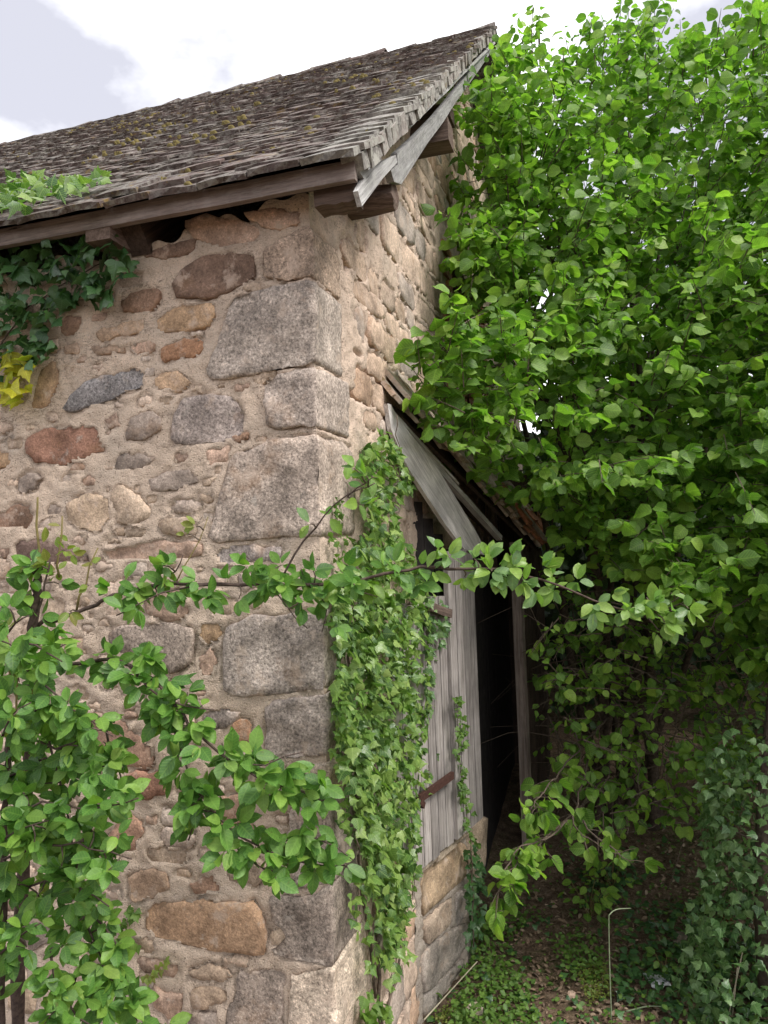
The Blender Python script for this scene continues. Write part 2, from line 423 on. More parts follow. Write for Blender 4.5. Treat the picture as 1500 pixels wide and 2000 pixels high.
from mathutils.geometry import delaunay_2d_cdt
def face_fill(loop, step):
    """triangles over a closed outline with loose points inside it; the outline's points come first"""
    n = len(loop); lo, hi = loop.min(0), loop.max(0)
    gx = np.arange(lo[0], hi[0], step); gy = np.arange(lo[1], hi[1], step)
    Pg = np.stack(np.meshgrid(gx, gy), -1).reshape(-1, 2) + RNG.uniform(-.33, .33, (len(gx) * len(gy), 2)) * step
    if len(Pg): Pg = Pg[inside(loop, Pg)]
    if len(Pg): Pg = Pg[pdist(loop, Pg) > step * .45]
    A = [Vector((float(a), float(b))) for a, b in np.vstack([loop, Pg])]
    v, e, f, ov, oe, of = delaunay_2d_cdt(A, [], [list(range(n))], 1, 1e-6)
    m = {}
    for k, o in enumerate(ov):
        for q in o: m[q] = k
    if any(k not in m for k in range(n)): return None
    order = [m[k] for k in range(n)]; rest = [k for k in range(len(v)) if k not in set(order)]
    new = {k: i for i, k in enumerate(order)}
    for i, k in enumerate(rest): new[k] = n + i
    pts = np.array([[v[k][0], v[k][1]] for k in order + rest])
    return pts, [tuple(new[q] for q in t) for t in f]
def star_fill(loop):
    c = loop.mean(0); n = len(loop); return np.vstack([loop, c[None]]), [(k, (k + 1) % n, n) for k in range(n)]

def stone(name, fr, poly, h, mat, color, parent, rough=.004, depth=.05, n=24, jit=.003, edge=.0035, step=.022):
    """one stone: a rough-faced block standing h proud of the wall plane"""
    poly = np.asarray(poly, float)
    if area(poly) < 0: poly = poly[::-1]
    o = poly_rs(chaikin(poly, 1, .09), n)
    sd = random.random() * 50
    o = o + np.array([[fbm((q[0], q[1], sd), 30, 4), fbm((q[0], q[1], sd + 9), 30, 4)] for q in o]) * jit * 2
    c = o.mean(0); nr = c - o; nr /= np.linalg.norm(nr, axis=1)[:, None] + 1e-9
    ins = o + nr * edge
    ff = face_fill(ins, step) or star_fill(ins)
    tx, ty = random.uniform(-.05, .05), random.uniform(-.05, .05)
    V = [*o, *o]; D = [-depth] * n + [h - edge * 1.2] * n
    for q in ff[0]:
        V.append(q); e = 1.0
        D.append(h + rough * 1.9 * fbm((q[0], q[1], sd), 9, 4) + rough * .7 * fbm((q[0], q[1], sd), 42, 2) + tx * (q[0] - c[0]) + ty * (q[1] - c[1]))
    V = np.array(V); D = np.array(D); W = fr.w(V[:, 0], V[:, 1], D)
    f = []
    for i in range(2):
        for k in range(n):
            k2 = (k + 1) % n; f.append((i * n + k, i * n + k2, (i + 1) * n + k2, (i + 1) * n + k))
    f += [tuple(2 * n + q for q in t) for t in ff[1]]
    if np.dot(np.cross(fr.ax, Z3), fr.n) < 0: f = [q[::-1] for q in f]
    return obj(name, W, f, mat, parent, smooth=True, color=color), o

def quoin(poly, ret, h, hg, mat, color, parent):
    """corner stone: front outline carried back along the gable face by ret"""
    poly = np.asarray(poly, float)
    if area(poly) < 0: poly = poly[::-1]
    n = 52; o = poly_rs(chaikin(poly, 1, .05), n); sd = random.random() * 50
    o = o + np.array([[fbm((q[0], q[1], sd), 24), fbm((q[0], q[1], sd + 9), 24)] for q in o]) * .006
    c = o.mean(0); nr = c - o; nr /= np.linalg.norm(nr, axis=1)[:, None] + 1e-9
    ds = [-ret, -ret + .008] + [-ret * k for k in (.9, .8, .7, .6, .5, .4, .3, .2, .12, .06)] + [-.004 + h]
    m = len(ds); W = []
    def disp(p3): return fbm(p3 + sd, 6, 5) * .009 + fbm(p3 + sd, 30, 4) * .005 - .004 * max(0, mnoise.noise(Vector(p3 * 17 + sd)))
    for i, d in enumerate(ds):
        for q, nn in zip(o + nr * (.010 if i == 0 else 0), nr):
            p3 = FRONT.w(q[0], q[1], d); W.append(p3 - (nn[0] * FRONT.ax + nn[1] * Z3) * disp(p3))
    ins = o + nr * .004; ff = face_fill(ins, .016) or star_fill(ins)
    for q in ff[0]:
        p3 = FRONT.w(q[0], q[1], h); W.append(p3 + FRONT.n * disp(p3))
    f = []
    for i in range(m):
        for k in range(n):
            k2 = (k + 1) % n; f.append((i * n + k, i * n + k2, (i + 1) * n + k2, (i + 1) * n + k))
    f += [tuple(m * n + q for q in t) for t in ff[1]]
    if np.dot(np.cross(FRONT.ax, Z3), FRONT.n) < 0: f = [q[::-1] for q in f]
    return obj('quoin', np.array(W), f, mat, parent, smooth=True, color=color), o

# colours of stone
GRA = (.235, .215, .205); GRB = (.20, .18, .17); DKB = (.175, .115, .085); BRN = (.235, .15, .105); TAN = (.37, .25, .155)
ORB = (.33, .185, .11); PAL = (.41, .315, .235); PNK = (.38, .265, .20); SLA = (.20, .185, .18); GBR = (.26, .21, .175); REDB = (.245, .135, .095)
def r3(pts): return [(x / 2.143, 400 + y / 2.143) for x, y in pts]
def r5(pts): return [(x / 2.1053, 1050 + y / 2.1053) for x, y in pts]
FS = [  # traced stones of the front wall: outline, colour, granite?
 (r3([(720,340),(760,270),(830,225),(900,205),(1060,200),(1065,290),(1000,350),(890,390),(740,395)]), DKB, 0),
 (r3([(650,490),(700,440),(790,418),(890,410),(905,450),(870,510),(760,535),(660,530)]), TAN, 0),
 (r3([(665,610),(690,585),(820,550),(850,590),(830,630),(680,665)]), ORB, 0),
 (r3([(640,720),(690,690),(760,700),(800,740),(740,790),(650,765)]), (.42,.29,.19), 0),
 (r3([(500,405),(560,365),(660,350),(670,410),(640,440),(520,455)]), BRN, 0),
 (r3([(395,545),(430,515),(500,500),(610,480),(600,535),(430,570)]), (.34,.24,.165), 0),
 (r3([(245,510),(270,470),(340,460),(340,530),(270,560)]), BRN, 0),
 (r3([(265,860),(290,800),(390,725),(540,685),(600,700),(605,760),(540,775),(440,825),(290,870)]), SLA, 1),
 (r3([(125,850),(150,740),(180,680),(230,640),(250,720),(225,790),(190,850)]), TAN, 0),
 (r3([(100,1010),(115,970),(180,935),(400,925),(415,975),(445,1030),(330,1060),(270,1085),(140,1080)]), REDB, 0),
 (r3([(515,990),(550,890),(620,860),(680,890),(670,950),(600,985)]), GBR, 0),
 (r3([(710,985),(730,870),(770,800),(960,790),(1000,850),(1030,960),(960,985),(860,1005),(740,1005)]), (.27,.225,.20), 1),
 (r3([(485,1040),(600,1035),(650,1065),(640,1090),(540,1115),(487,1115)]), GBR, 0),
 (r3([(620,1150),(690,1120),(800,1100),(830,1160),(740,1190),(630,1200)]), GBR, 0),
 (r3([(75,1190),(80,1150),(130,1120),(185,1140),(140,1190),(95,1205)]), GBR, 0),
 (r3([(-20,1300),(60,1255),(130,1270),(140,1340),(60,1360),(-20,1350)]), BRN, 0),
 (r3([(50,1430),(65,1405),(130,1400),(250,1425),(340,1450),(370,1490),(240,1500),(60,1490)]), (.16,.11,.09), 0),
 (r3([(865,1030),(960,1010),(960,1075),(880,1090)]), PNK, 0),
 (r3([(975,965),(1045,958),(1045,985),(978,990)]), BRN, 0),
 (r3([(440,890),(480,870),(500,920),(450,945)]), PNK, 0),
 (r3([(540,605),(600,565),(650,580),(640,615),(555,622)]), PNK, 0),
 (r3([(590,215),(690,165),(820,140),(812,205),(690,232)]), DKB, 0),
 (r3([(1055,725),(1110,690),(1152,690),(1148,715),(1090,758),(1062,752)]), PAL, 0),
 (r3([(1010,360),(1060,330),(1098,325),(1095,350),(1040,372)]), PAL, 0),
 (r3([(272,1250),(360,1205),(445,1220),(455,1300),(420,1370),(300,1345)]), (.42,.315,.225), 0),
 (r3([(460,1210),(490,1165),(560,1200),(640,1280),(600,1330),(500,1340)]), PAL, 0),
 (r3([(-20,1030),(30,1030),(45,1090),(-20,1100)]), TAN, 0),
 (r3([(840,1145),(910,1135),(895,1172),(850,1178)]), PAL, 0),
 (r3([(420,1450),(560,1415),(700,1405),(850,1412),(845,1470),(640,1490),(440,1490)]), PNK, 0),
 (r3([(900,1440),(1050,1425),(1180,1430),(1175,1490),(910,1500)]), (.30,.255,.23), 1),
 (r3([(770,75),(850,40),(980,60),(1100,95),(1060,160),(900,180),(800,125)]), PNK, 0),
 (r3([(1010,35),(1120,10),(1270,30),(1250,85),(1150,110),(1060,75)]), PNK, 0),
 (r3([(655,1330),(760,1300),(830,1330),(820,1385),(680,1385)]), PAL, 0),
 (r3([(395,620),(370,600),(470,585),(520,600),(515,625)]), (.36,.26,.19), 0),
 (r3([(260,585),(330,580),(330,625),(265,630)]), (.35,.25,.18), 0),
 (r5([(445,375),(700,350),(790,365),(788,520),(700,560),(560,480),(450,460)]), GBR, 1),
 (r5([(810,365),(850,348),(915,360),(900,420),(850,440),(815,420)]), TAN, 0),
 (r5([(810,485),(860,455),(890,480),(880,560),(825,570)]), PNK, 0),
 (r5([(950,770),(1010,742),(1035,780),(1030,838),(960,848)]), ORB, 0),
 (r5([(840,725),(935,702),(1000,730),(930,790),(850,800)]), (.30,.25,.22), 1),
 (r5([(310,745),(400,712),(470,740),(560,800),(630,870),(632,950),(500,945),(380,850)]), (.29,.185,.135), 0),
 (r5([(425,1270),(480,1170),(540,1130),(590,1200),(550,1290)]), (.30,.185,.13), 0),
 (r5([(505,965),(640,965),(700,985),(685,1060),(580,1080)]), REDB, 0),
 (r5([(860,1065),(1010,1055),(1055,1200),(960,1250),(870,1200)]), (.28,.18,.13), 0),
 (r5([(520,1400),(590,1365),(690,1372),(705,1440),(640,1478),(540,1498)]), (.31,.215,.15), 0),
 (r5([(770,1425),(880,1392),(900,1458),(800,1468)]), BRN, 0),
 (r5([(595,1525),(625,1502),(760,1500),(900,1492),(1060,1502),(1088,1560),(1100,1720),(960,1710),(760,1680),(600,1630)]), (.36,.235,.15), 0),
 (r5([(1115,1610),(1160,1592),(1205,1640),(1180,1688),(1115,1688)]), PAL, 0),
 (r5([(1000,1775),(1170,1775),(1172,1870),(1165,2060),(925,2060),(930,1930),(962,1900),(972,1810)]), GBR, 1),
 (r5([(772,1793),(830,1765),(935,1775),(955,1800),(925,1830),(792,1812)]), (.35,.26,.19), 0),
 (r5([(782,1855),(895,1845),(940,1900),(880,1928),(792,1945)]), (.34,.25,.18), 0),
 (r5([(20,1860),(60,1832),(150,1862),(140,1960),(40,1950)]), (.40,.30,.21), 0),
 (r5([(110,1500),(235,1540),(248,1640),(120,1700),(80,1610)]), GBR, 0),
 (r5([(625,1845),(690,1870),(755,1875),(748,1990),(690,1980),(630,1930)]), PNK, 0),
 (r5([(770,1965),(900,1955),(905,2060),(775,2060)]), GBR, 0),
]
QS = [  # corner stones: front outline in photo pixels, return along the gable, colour
 (r3([(1105,195),(1180,140),(1290,85),(1330,85),(1330,300),(1200,325),(1130,308),(1108,300)]), .22, (.25,.205,.175)),
 (r3([(975,385),(1110,352),(1200,332),(1340,312),(1340,662),(1240,685),(1050,710),(880,735),(860,700),(905,600)]), .23, GRA),
 (r3([(1108,755),(1160,712),(1240,692),(1350,672),(1350,930),(1250,930),(1150,938),(1118,920)]), .27, (.25,.225,.215)),
 (r3([(965,1050),(1010,1028),(1150,985),(1400,955),(1400,1380),(1200,1390),(900,1415),(872,1390),(900,1300)]), .30, (.255,.225,.21)),
 (r5([(920,430),(930,370),(1010,322),(1290,310),(1400,300),(1400,620),(1300,625),(1140,642),(960,655),(915,620)]), .20, (.235,.215,.21)),
 (r5([(1095,705),(1130,675),(1360,648),(1420,640),(1420,890),(1360,895),(1120,920),(1090,860)]), .26, (.26,.235,.23)),
 (r5([(1150,960),(1300,930),(1420,925),(1420,1100),(1360,1085),(1200,1105)]), .16, (.31,.27,.24)),
 (r5([(1190,1118),(1360,1098),(1430,1110),(1430,1395),(1380,1420),(1210,1440),(1180,1300)]), .24, (.235,.21,.20)),
 (r5([(1115,1485),(1280,1480),(1390,1432),(1440,1430),(1440,1700),(1340,1760),(1210,1740),(1110,1705),(1180,1640),(1120,1580)]), .20, (.185,.165,.155)),
 (r5([(1200,1800),(1320,1772),(1440,1760),(1440,2080),(1180,2080)]), .26, (.34,.30,.265)),
]
front_wall = empty('front_wall', C0, None, None); front_wall.parent = house; front_wall.matrix_parent_inverse = house.matrix_basis.inverted()
gable_wall = empty('gable_wall', C0, None, None); gable_wall.parent = house; gable_wall.matrix_parent_inverse = house.matrix_basis.inverted()

front_polys, quoin_polys, quoin_rects = [], [], []
for pts, ret, col in QS:
    P = np.array([FRONT.px(*q) for q in pts])
    P[:, 0] = np.where(P[:, 0] < .03, -.007, P[:, 0])
    h = random.uniform(.004, .010)
    _, o = quoin(P, ret, h, .007, M_GRANITE, (col[0] * 1.56, col[1] * 1.44, col[2] * 1.29), front_wall)
    quoin_polys.append(o); quoin_rects.append((ret, P[P[:, 0] < .03][:, 1].min(), P[P[:, 0] < .03][:, 1].max()))
for pts, col, gran in FS:
    P = np.array([FRONT.px(*q) for q in pts])
    P[:, 0] = np.maximum(P[:, 0], .03)
    _, o = stone('stone', FRONT, P, random.uniform(-.001, .004), M_GRANITE if gran else M_STONE, tuple(min(1, c * 1.2) for c in col), front_wall, rough=.0035, n=30, jit=.005)
    front_polys.append(o)
# rubble that the plants hide or that stands further left and lower down
n_fill = 0
for k in range(7000):
    u = random.uniform(.05, 1.45); z = random.uniform(.5, 2.8); w = random.choice([random.uniform(.10, .22), random.uniform(.035, .11)]); hh = w * random.uniform(.35, .7)
    if (u - w < .06 and z > .2) or z > 2.70: continue
    b = proj(FRONT.w(u, z)); a = np.linspace(0, 2 * math.pi, 10, endpoint=False)
    P = np.stack([u + w * .5 * np.sign(np.cos(a)) * np.abs(np.cos(a)) ** .5 * RNG.uniform(.78, 1.08, 10),
                  z + hh * .5 * np.sign(np.sin(a)) * np.abs(np.sin(a)) ** .5 * RNG.uniform(.78, 1.08, 10)], 1)
    big = c = P.mean(0) + (P - P.mean(0)) * 1.10
    ok = True
    for q in front_polys + quoin_polys:
        if (q.max(0) < big.min(0)).any() or (q.min(0) > big.max(0)).any(): continue
        if inside(q, big).any() or inside(big, q).any(): ok = False; break
    if not ok: continue
    col = random.choice([PNK, PAL, (.54, .42, .33), (.56, .43, .34), (.52, .395, .30), (.50, .40, .33), (.48, .36, .265), (.50, .41, .34), (.50, .385, .29)]); n_fill += 1
    if n_fill > 300: break
    _, o = stone('stone', FRONT, P, random.uniform(-.004, .0005), M_STONE, col, front_wall, rough=.0025, n=20, jit=.005)
    front_polys.append(o)

def wall_mesh(name, fr, us, zs, polys, mat, parent, keep=None, holes=(), amp=.006, taper_u0=True, topf=None, recess=.011, seed=0.):
    nu, nzz = len(us), len(zs); U, Zv = np.meshgrid(us, zs); U = U.ravel(); Zv = Zv.ravel()
    if topf is not None: Zv = np.minimum(Zv, topf(U))
    P = np.stack([U, Zv], 1)
    D = np.array([amp * .55 * fbm((a, b, seed + 3.3), 7, 5) + amp * .75 * fbm((a, b, seed + 8.1), 34, 4) for a, b in P])
    for q in polys:
        lo, hi = q.min(0) - .03, q.max(0) + .03
        idx = np.nonzero(((P > lo) & (P < hi)).all(1))[0]
        if not len(idx): continue
        S = P[idx]; ins = inside(q, S); d = pdist(q, S)
        nzv = np.array([mnoise.noise(Vector((a * 13 + seed, b * 13, 5.5))) for a, b in S])
        below = sm(-.02, .02, q.mean(0)[1] - S[:, 1]) * .35
        rec = recess * np.clip(nzv * 2.2 - .10 + below, 0, 1) * (1 - sm(.004, .013, d))
        D[idx] -= np.where(ins, 0, rec)
        D[idx] = np.where(ins & (d > .005), np.minimum(D[idx], -.018), D[idx])
    for (a, b, w, h, ang, dep) in holes:
        ca, sa = math.cos(ang), math.sin(ang); x = (U - a) * ca + (Zv - b) * sa; y = -(U - a) * sa + (Zv - b) * ca
        D -= dep * np.exp(-((x / w) ** 4 + (y / h) ** 2))
    if taper_u0: D *= sm(0, .03, U)
    W = fr.w(U, Zv, D); f = []
    flip = np.dot(np.cross(fr.ax, Z3), fr.n) < 0
    for j in range(nzz - 1):
        for i in range(nu - 1):
            if topf is not None and Zv[(j + 1) * nu + i] - Zv[j * nu + i] < 1e-5 and Zv[(j + 1) * nu + i + 1] - Zv[j * nu + i + 1] < 1e-5: continue
            if keep is not None and not keep((us[i] + us[i + 1]) / 2, (zs[j] + zs[j + 1]) / 2): continue
            q = (j * nu + i, j * nu + i + 1, (j + 1) * nu + i + 1, (j + 1) * nu + i)
            f.append(q[::-1] if flip else q)
    return obj(name, W, f, mat, parent, smooth=True, centre=False)
us = np.concatenate([np.arange(0, 1.35, .0085), np.arange(1.4, 6.1, .15)])
zs = np.concatenate([np.arange(-.2, .6, .03), np.arange(.6, 2.96, .0085)])
wall_mesh('mortar', FRONT, us, zs, front_polys + quoin_polys, M_MORTAR, front_wall, topf=lambda u: 2.85 - .065 * sm(.10, .75, u) + .018 * np.sin(u * 23) + .012 * np.sin(u * 51 + 1))

# gable wall: coursed rubble with a loft opening and brick jamb
OP = (1.97, 2.95, 2.62, 3.42)     # loft opening: s0, s1, z0, z1
gable_polys = []
def in_quoin(s, z):
    return any(s < r + .03 and a - .01 < z < b + .01 for r, a, b in quoin_rects)
z = .02
while z < 4.9:
    h = random.uniform(.07, .19)
    s = random.uniform(0.0, .1)
    while s < 3.0:
        w = random.uniform(.12, .42)
        cs, cz = s + w / 2, z + h / 2 + random.uniform(-.01, .01)
        ok = not (in_quoin(s + .005, cz - h * .4) or in_quoin(s + .005, cz + h * .4)) and cz + h * .5 < roof_z(max(cs - w / 2, 0)) - .03
        if OP[0] - .13 < s + w and s < OP[1] + .1 and OP[2] - .06 < cz < OP[3] + .1: ok = False
        if ok and random.random() < .9:
            a = np.linspace(0, 2 * math.pi, 12, endpoint=False) + .13
            P = np.stack([cs + (w / 2 - .004) * np.sign(np.cos(a)) * np.abs(np.cos(a)) ** .36 * RNG.uniform(.86, 1.03, 12),
                          cz + (h / 2 - .004) * np.sign(np.sin(a)) * np.abs(np.sin(a)) ** .36 * RNG.uniform(.80, 1.03, 12)], 1)
            col = random.choice([(.50, .37, .28), (.54, .41, .32), (.56, .43, .335), (.47, .35, .265), (.49, .365, .28), (.40, .33, .28), (.36, .305, .265), (.45, .31, .22), (.42, .32, .25)])
            _, o = stone('stone', GABLE, P, random.uniform(-.003, .003), M_STONE, col, gable_wall, rough=.0035, n=24, jit=.006, step=.03)
            gable_polys.append(o)
        s += w
    z += h
holes = []
for k in range(70):
    q = random.choice(gable_polys); e = q[random.randrange(len(q))]
    holes.append((e[0], e[1], random.uniform(.015, .05), random.uniform(.005, .011), random.uniform(-.3, .3), random.uniform(.02, .05)))
# the deep open joints one sees at the photograph's places
for x, y, w, h in ((676, 508, .012, .03), (732, 655, .05, .008), (704, 640, .03, .006), (790, 560, .03, .02), (780, 655, .05, .009), (742, 745, .04, .01),
                   (832, 392, .03, .012), (812, 430, .03, .012), (690, 770, .05, .007), (700, 690, .04, .006), (800, 505, .02, .012), (840, 470, .03, .01), (765, 600, .03, .01)):
    a, b = GABLE.px(x, y); holes.append((a, b, w, h, 0.0, .05))
us = np.concatenate([np.arange(0, 1.5, .010), np.arange(1.5, 4.95, .03)])
zs = np.concatenate([np.arange(-.2, .3, .05), np.arange(.3, 5.3, .011)])
gtop = lambda s: np.minimum(roof_z(s, .045), roof_z(2 * RIDGE_S - s, .045))
qg = [np.array([[-.02, a], [r, a], [r, b], [-.02, b]]) for r, a, b in quoin_rects]
wall_mesh('mortar', GABLE, us, zs, gable_polys + qg, M_RENDER, gable_wall, holes=holes, amp=.008, topf=gtop, recess=.024,
          keep=lambda a, b: not (OP[0] < a < OP[1] and OP[2] < b < OP[3]), seed=20.)
def boxv(o, x, y, z, lx, ly, lz, jit=0.0):
    """box from corner o along unit axes x, y, z"""
    v = [o + x * lx * i + y * ly * j + z * lz * k for k in (0, 1) for j in (0, 1) for i in (0, 1)]
    v = np.array(v) + (RNG.normal(0, jit, (8, 3)) if jit else 0)
    return v, [(0, 2, 3, 1), (4, 5, 7, 6), (0, 1, 5, 4), (2, 6, 7, 3), (0, 4, 6, 2), (1, 3, 7, 5)]
zb = OP[2]
j = 0
while zb < OP[3] - .02:
    for (s0, sgn) in ((OP[0], -1), (OP[1], 1)):
        wd = .11 if j % 2 else .20
        o = GABLE.w(s0 if sgn > 0 else s0 - wd + .012, zb, .012 - .11)
        v, f = boxv(o, G, NG, Z3, wd, .11, .052, .0025)
        obj('brick', v, f, M_BRICK, gable_wall, color=random.choice([(.38, .18, .10), (.42, .22, .13), (.33, .17, .11)]))
        for dep in (.225, .34):
            v, f = boxv(GABLE.w(s0 if sgn > 0 else s0 - .105, zb, -dep), G, NG, Z3, .105, .108, .052, .0025)
            obj('brick', v, f, M_BRICK, gable_wall, color=random.choice([(.38, .18, .10), (.36, .20, .13), (.30, .15, .10)]))
    zb += .062; j += 1
v, f = boxv(GABLE.w(OP[0] - .06, OP[3] - .005, -.30), G, NG, Z3, OP[1] - OP[0] + .12, .297, .09, .004)
obj('lintel', v, f, M_BROWN, gable_wall)
v, f = boxv(GABLE.w(OP[0] - .05, OP[2] - .05, -.30), G, NG, Z3, OP[1] - OP[0] + .1, .33, .05, .004)
obj('sill', v, f, M_STONE, gable_wall, color=PAL)
# walls nobody sees from here, closing the house
v, f = boxv(C0 + G * 4.85 + L * .02 + Z3 * -.2, L, G, Z3, 6.0, .3, 3.05); obj('rear_wall', v, f, M_MORTAR, house)
mb = MB()
n = 14; ss = np.linspace(0.0, 4.9, n); pv = []
for s in ss: pv += [C0 + L * 5.9 + G * s + Z3 * -.2, C0 + L * 5.9 + G * s + Z3 * float(gtop(np.array(s)))]
mb.add(pv, [(2 * i, 2 * i + 1, 2 * i + 3, 2 * i + 2) for i in range(n - 1)]); mb.build('end_wall', M_MORTAR, house)
v, f = boxv(C0 + L * .32 + G * .3 + Z3 * 2.45, L, G, Z3, 5.5, 4.4, .05); obj('loft_floor', v, f, M_DARKIN, house)

# beams with their own axes: local X runs along the piece
def plank(name, p0, p1, width, thick, side, mat, parent, segs=6, jit=.002, endjit=.0, taper=1.0, color=None, bow=0.0):
    p0 = np.asarray(p0, float); p1 = np.asarray(p1, float); x = p1 - p0; ln = np.linalg.norm(x); x = x / ln
    y = np.asarray(side, float); y = y - x * (y @ x); y /= np.linalg.norm(y); zz = np.cross(x, y)
    V, f = [], []
    for i in range(segs + 1):
        t = i / segs; w = width * (1 + (taper - 1) * t) * (1 + random.uniform(-1, 1) * jit * 4); th = thick
        off = random.uniform(-jit, jit) + bow * math.sin(math.pi * t)
        ex = (random.uniform(-endjit, endjit) if i in (0, segs) else 0)
        ex2 = (random.uniform(-endjit, endjit) if i in (0, segs) else 0)
        for (a, b, e) in ((-.5, -.5, ex), (.5, -.5, ex2), (.5, .5, ex2), (-.5, .5, ex)):
            V.append((t * ln - ln / 2 + e, a * w + off, b * th + random.uniform(-jit, jit) * .5))
    for i in range(segs):
        for k in range(4):
            k2 = (k + 1) % 4; f.append((i * 4 + k, i * 4 + k2, (i + 1) * 4 + k2, (i + 1) * 4 + k))
    f.append((3, 2, 1, 0)); f.append(tuple(segs * 4 + k for k in range(4)))
    f = [q[::-1] for q in f]
    o = bpy.data.objects.new(name, mesh_data(name, V, f, mat)); c = (p0 + p1) / 2
    M = Matrix(((x[0], y[0], zz[0], c[0]), (x[1], y[1], zz[1], c[1]), (x[2], y[2], zz[2], c[2]), (0, 0, 0, 1)))
    o.matrix_world = M
    if color is not None: o.color = (*color, 1)
    link(o, parent); return o
def slab_px(name, pts, fr_o, fr_n, thick, mat, parent, along=None):
    """a board whose outline is known on a plane, with real thickness; local X along the given direction"""
    P = np.array([hit(x, y, fr_o, fr_n) for x, y in pts]); n = len(P)
    fr_n = np.asarray(fr_n, float)
    x = np.asarray(along, float) / np.linalg.norm(along); zz = fr_n / np.linalg.norm(fr_n); y = np.cross(zz, x)
    c = P.mean(0); R = np.stack([x, y, zz], 1)
    A = (P - c) @ R; B = A.copy(); B[:, 2] -= thick
    V = np.vstack([A, B]); f = [tuple(range(n)), tuple(range(2 * n - 1, n - 1, -1))] + [(i, n + i, n + (i + 1) % n, (i + 1) % n) for i in range(n)]
    if area(A[:, :2]) < 0: f = [q[::-1] for q in f]
    o = bpy.data.objects.new(name, mesh_data(name, V, f, mat))
    M = Matrix(((x[0], y[0], zz[0], c[0]), (x[1], y[1], zz[1], c[1]), (x[2], y[2], zz[2], c[2]), (0, 0, 0, 1)))
    o.matrix_world = M; link(o, parent); return o

# roof carpentry
VP = C0 + NG * (VO - .012)
along = R0 - E0
slab_px('bargeboard', [(770, 355), (784, 360), (835, 280), (867, 237), (888, 203), (930, 145), (963, 96), (962, 80), (940, 108), (880, 190), (850, 227), (811, 267), (776, 299), (777, 322), (763, 331)], VP, NG, .024, M_BARGE, house, along)
slab_px('bargeboard', [(702, 336), (773, 303), (776, 317), (749, 347), (707, 403), (699, 373), (711, 349)], VP + NG * .006, NG, .014, M_BARGE, house, along)
# upper moulding strip on the bargeboard
Eb = hit(704, 331, VP, NG); Rb = hit(961, 84, VP, NG)
plank('verge_batten', Eb + NG * .016, Rb + NG * .016, .012, .010, RN, M_BARGE, house, 12, .002)
# fascia along the eave and the dark eave soffit
Ef = hit(700, 326, C0 + NG * VO, NG) + SD * .01
plank('fascia_board', Ef + L * .01 - Z3 * .012, Ef + L * 6.0 - Z3 * .010, .054, .022, Z3, M_FASCIA, house, 30, .0018)
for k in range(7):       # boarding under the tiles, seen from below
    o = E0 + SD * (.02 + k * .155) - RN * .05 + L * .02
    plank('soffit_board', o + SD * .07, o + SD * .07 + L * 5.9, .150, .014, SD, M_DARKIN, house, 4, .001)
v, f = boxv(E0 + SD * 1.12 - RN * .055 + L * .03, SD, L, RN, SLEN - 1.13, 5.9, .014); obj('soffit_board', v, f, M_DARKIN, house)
for k in range(8):
    o = E0 + L * (.75 + k * .62)
    plank('rafter', o + SD * .03 - RN * .105, o + SD * 2.9 - RN * .105, .07, .09, L, M_DARKW, house, 5, .002)
# wall plate, round purlin and upper purlins stick out under the verge
wp = hit(683, 380, C0 + NL * .03, NL); wp = wp - L * ((wp - C0) @ L)
plank('wall_plate', wp + NG * .165, wp + NG * .045, .072, .075, Z3, M_BROWN, house, 6, .003, .004)
pe = hit(771, 384, C0 + NG * .16, NG)
ps = [pe + L * t for t in np.linspace(0, .5, 6)]
v, f = tube(ps, [.040, .049, .051, .051, .05, .05], 12, True, .06); obj('purlin', v, f, M_BROWN, house, smooth=False)
pe = hit(880, 262, C0 + NG * .17, NG); plank('purlin', pe, pe + L * .6, .11, .12, Z3, M_BROWN, house, 4, .004, .004)
pe = hit(886, 228, C0 + NG * .15, NG) - G * .02; plank('purlin', pe, pe + L * .6, .07, .10, Z3, M_DARKW, house, 4, .004, .004)
pe = hit(210, 458, C0 + NL * .07, NL)       # a stub beam under the eave
plank('rafter_foot', pe + NL * .04, pe - NL * .2, .085, .07, L, M_BROWN, house, 4, .006, .006)

# roof tiles
roof = empty('roof', E0, None, None); roof.parent = house; roof.matrix_parent_inverse = house.matrix_basis.inverted()
def tile_mesh(name, w, ln, th, mat, seed):
    rr = random.Random(seed); nx, ny = 4, 3; V, f = [], []
    for top in (1, 0):
        for j in range(ny + 1):
            for i in range(nx + 1):
                x = (i / nx - .5) * w; y = j / ny * ln
                zc = .003 * (1 - (2 * i / nx - 1) ** 2) - .0015 + rr.uniform(-.0016, .0016)
                e = rr.uniform(-.006, .006) if j == 0 else 0
                V.append((x, y + e, zc + (th if top else 0)))
    m = (nx + 1) * (ny + 1); Q = lambda t, i, j: (0 if t else m) + j * (nx + 1) + i
    for j in range(ny):
        for i in range(nx):
            f.append((Q(1, i, j), Q(1, i + 1, j), Q(1, i + 1, j + 1), Q(1, i, j + 1)))
    for i in range(nx): f.append((Q(0, i, 0), Q(0, i + 1, 0), Q(1, i + 1, 0), Q(1, i, 0)))
    for j in range(ny):
        f.append((Q(0, 0, j + 1), Q(0, 0, j), Q(1, 0, j), Q(1, 0, j + 1))); f.append((Q(0, nx, j), Q(0, nx, j + 1), Q(1, nx, j + 1), Q(1, nx, j)))
    return V, f, mesh_data(name, V, f, mat)
TILES = [tile_mesh('tile', .152, .23, .017, M_TILE, s) for s in range(6)]
VTILES = [tile_mesh('verge_tile', .152, .23, .018, M_TILEEND, s + 50) for s in range(3)]
inst = []
X = -L; Ym = SD; EXPO = .060
ncourse = int((SLEN + .02) / EXPO)
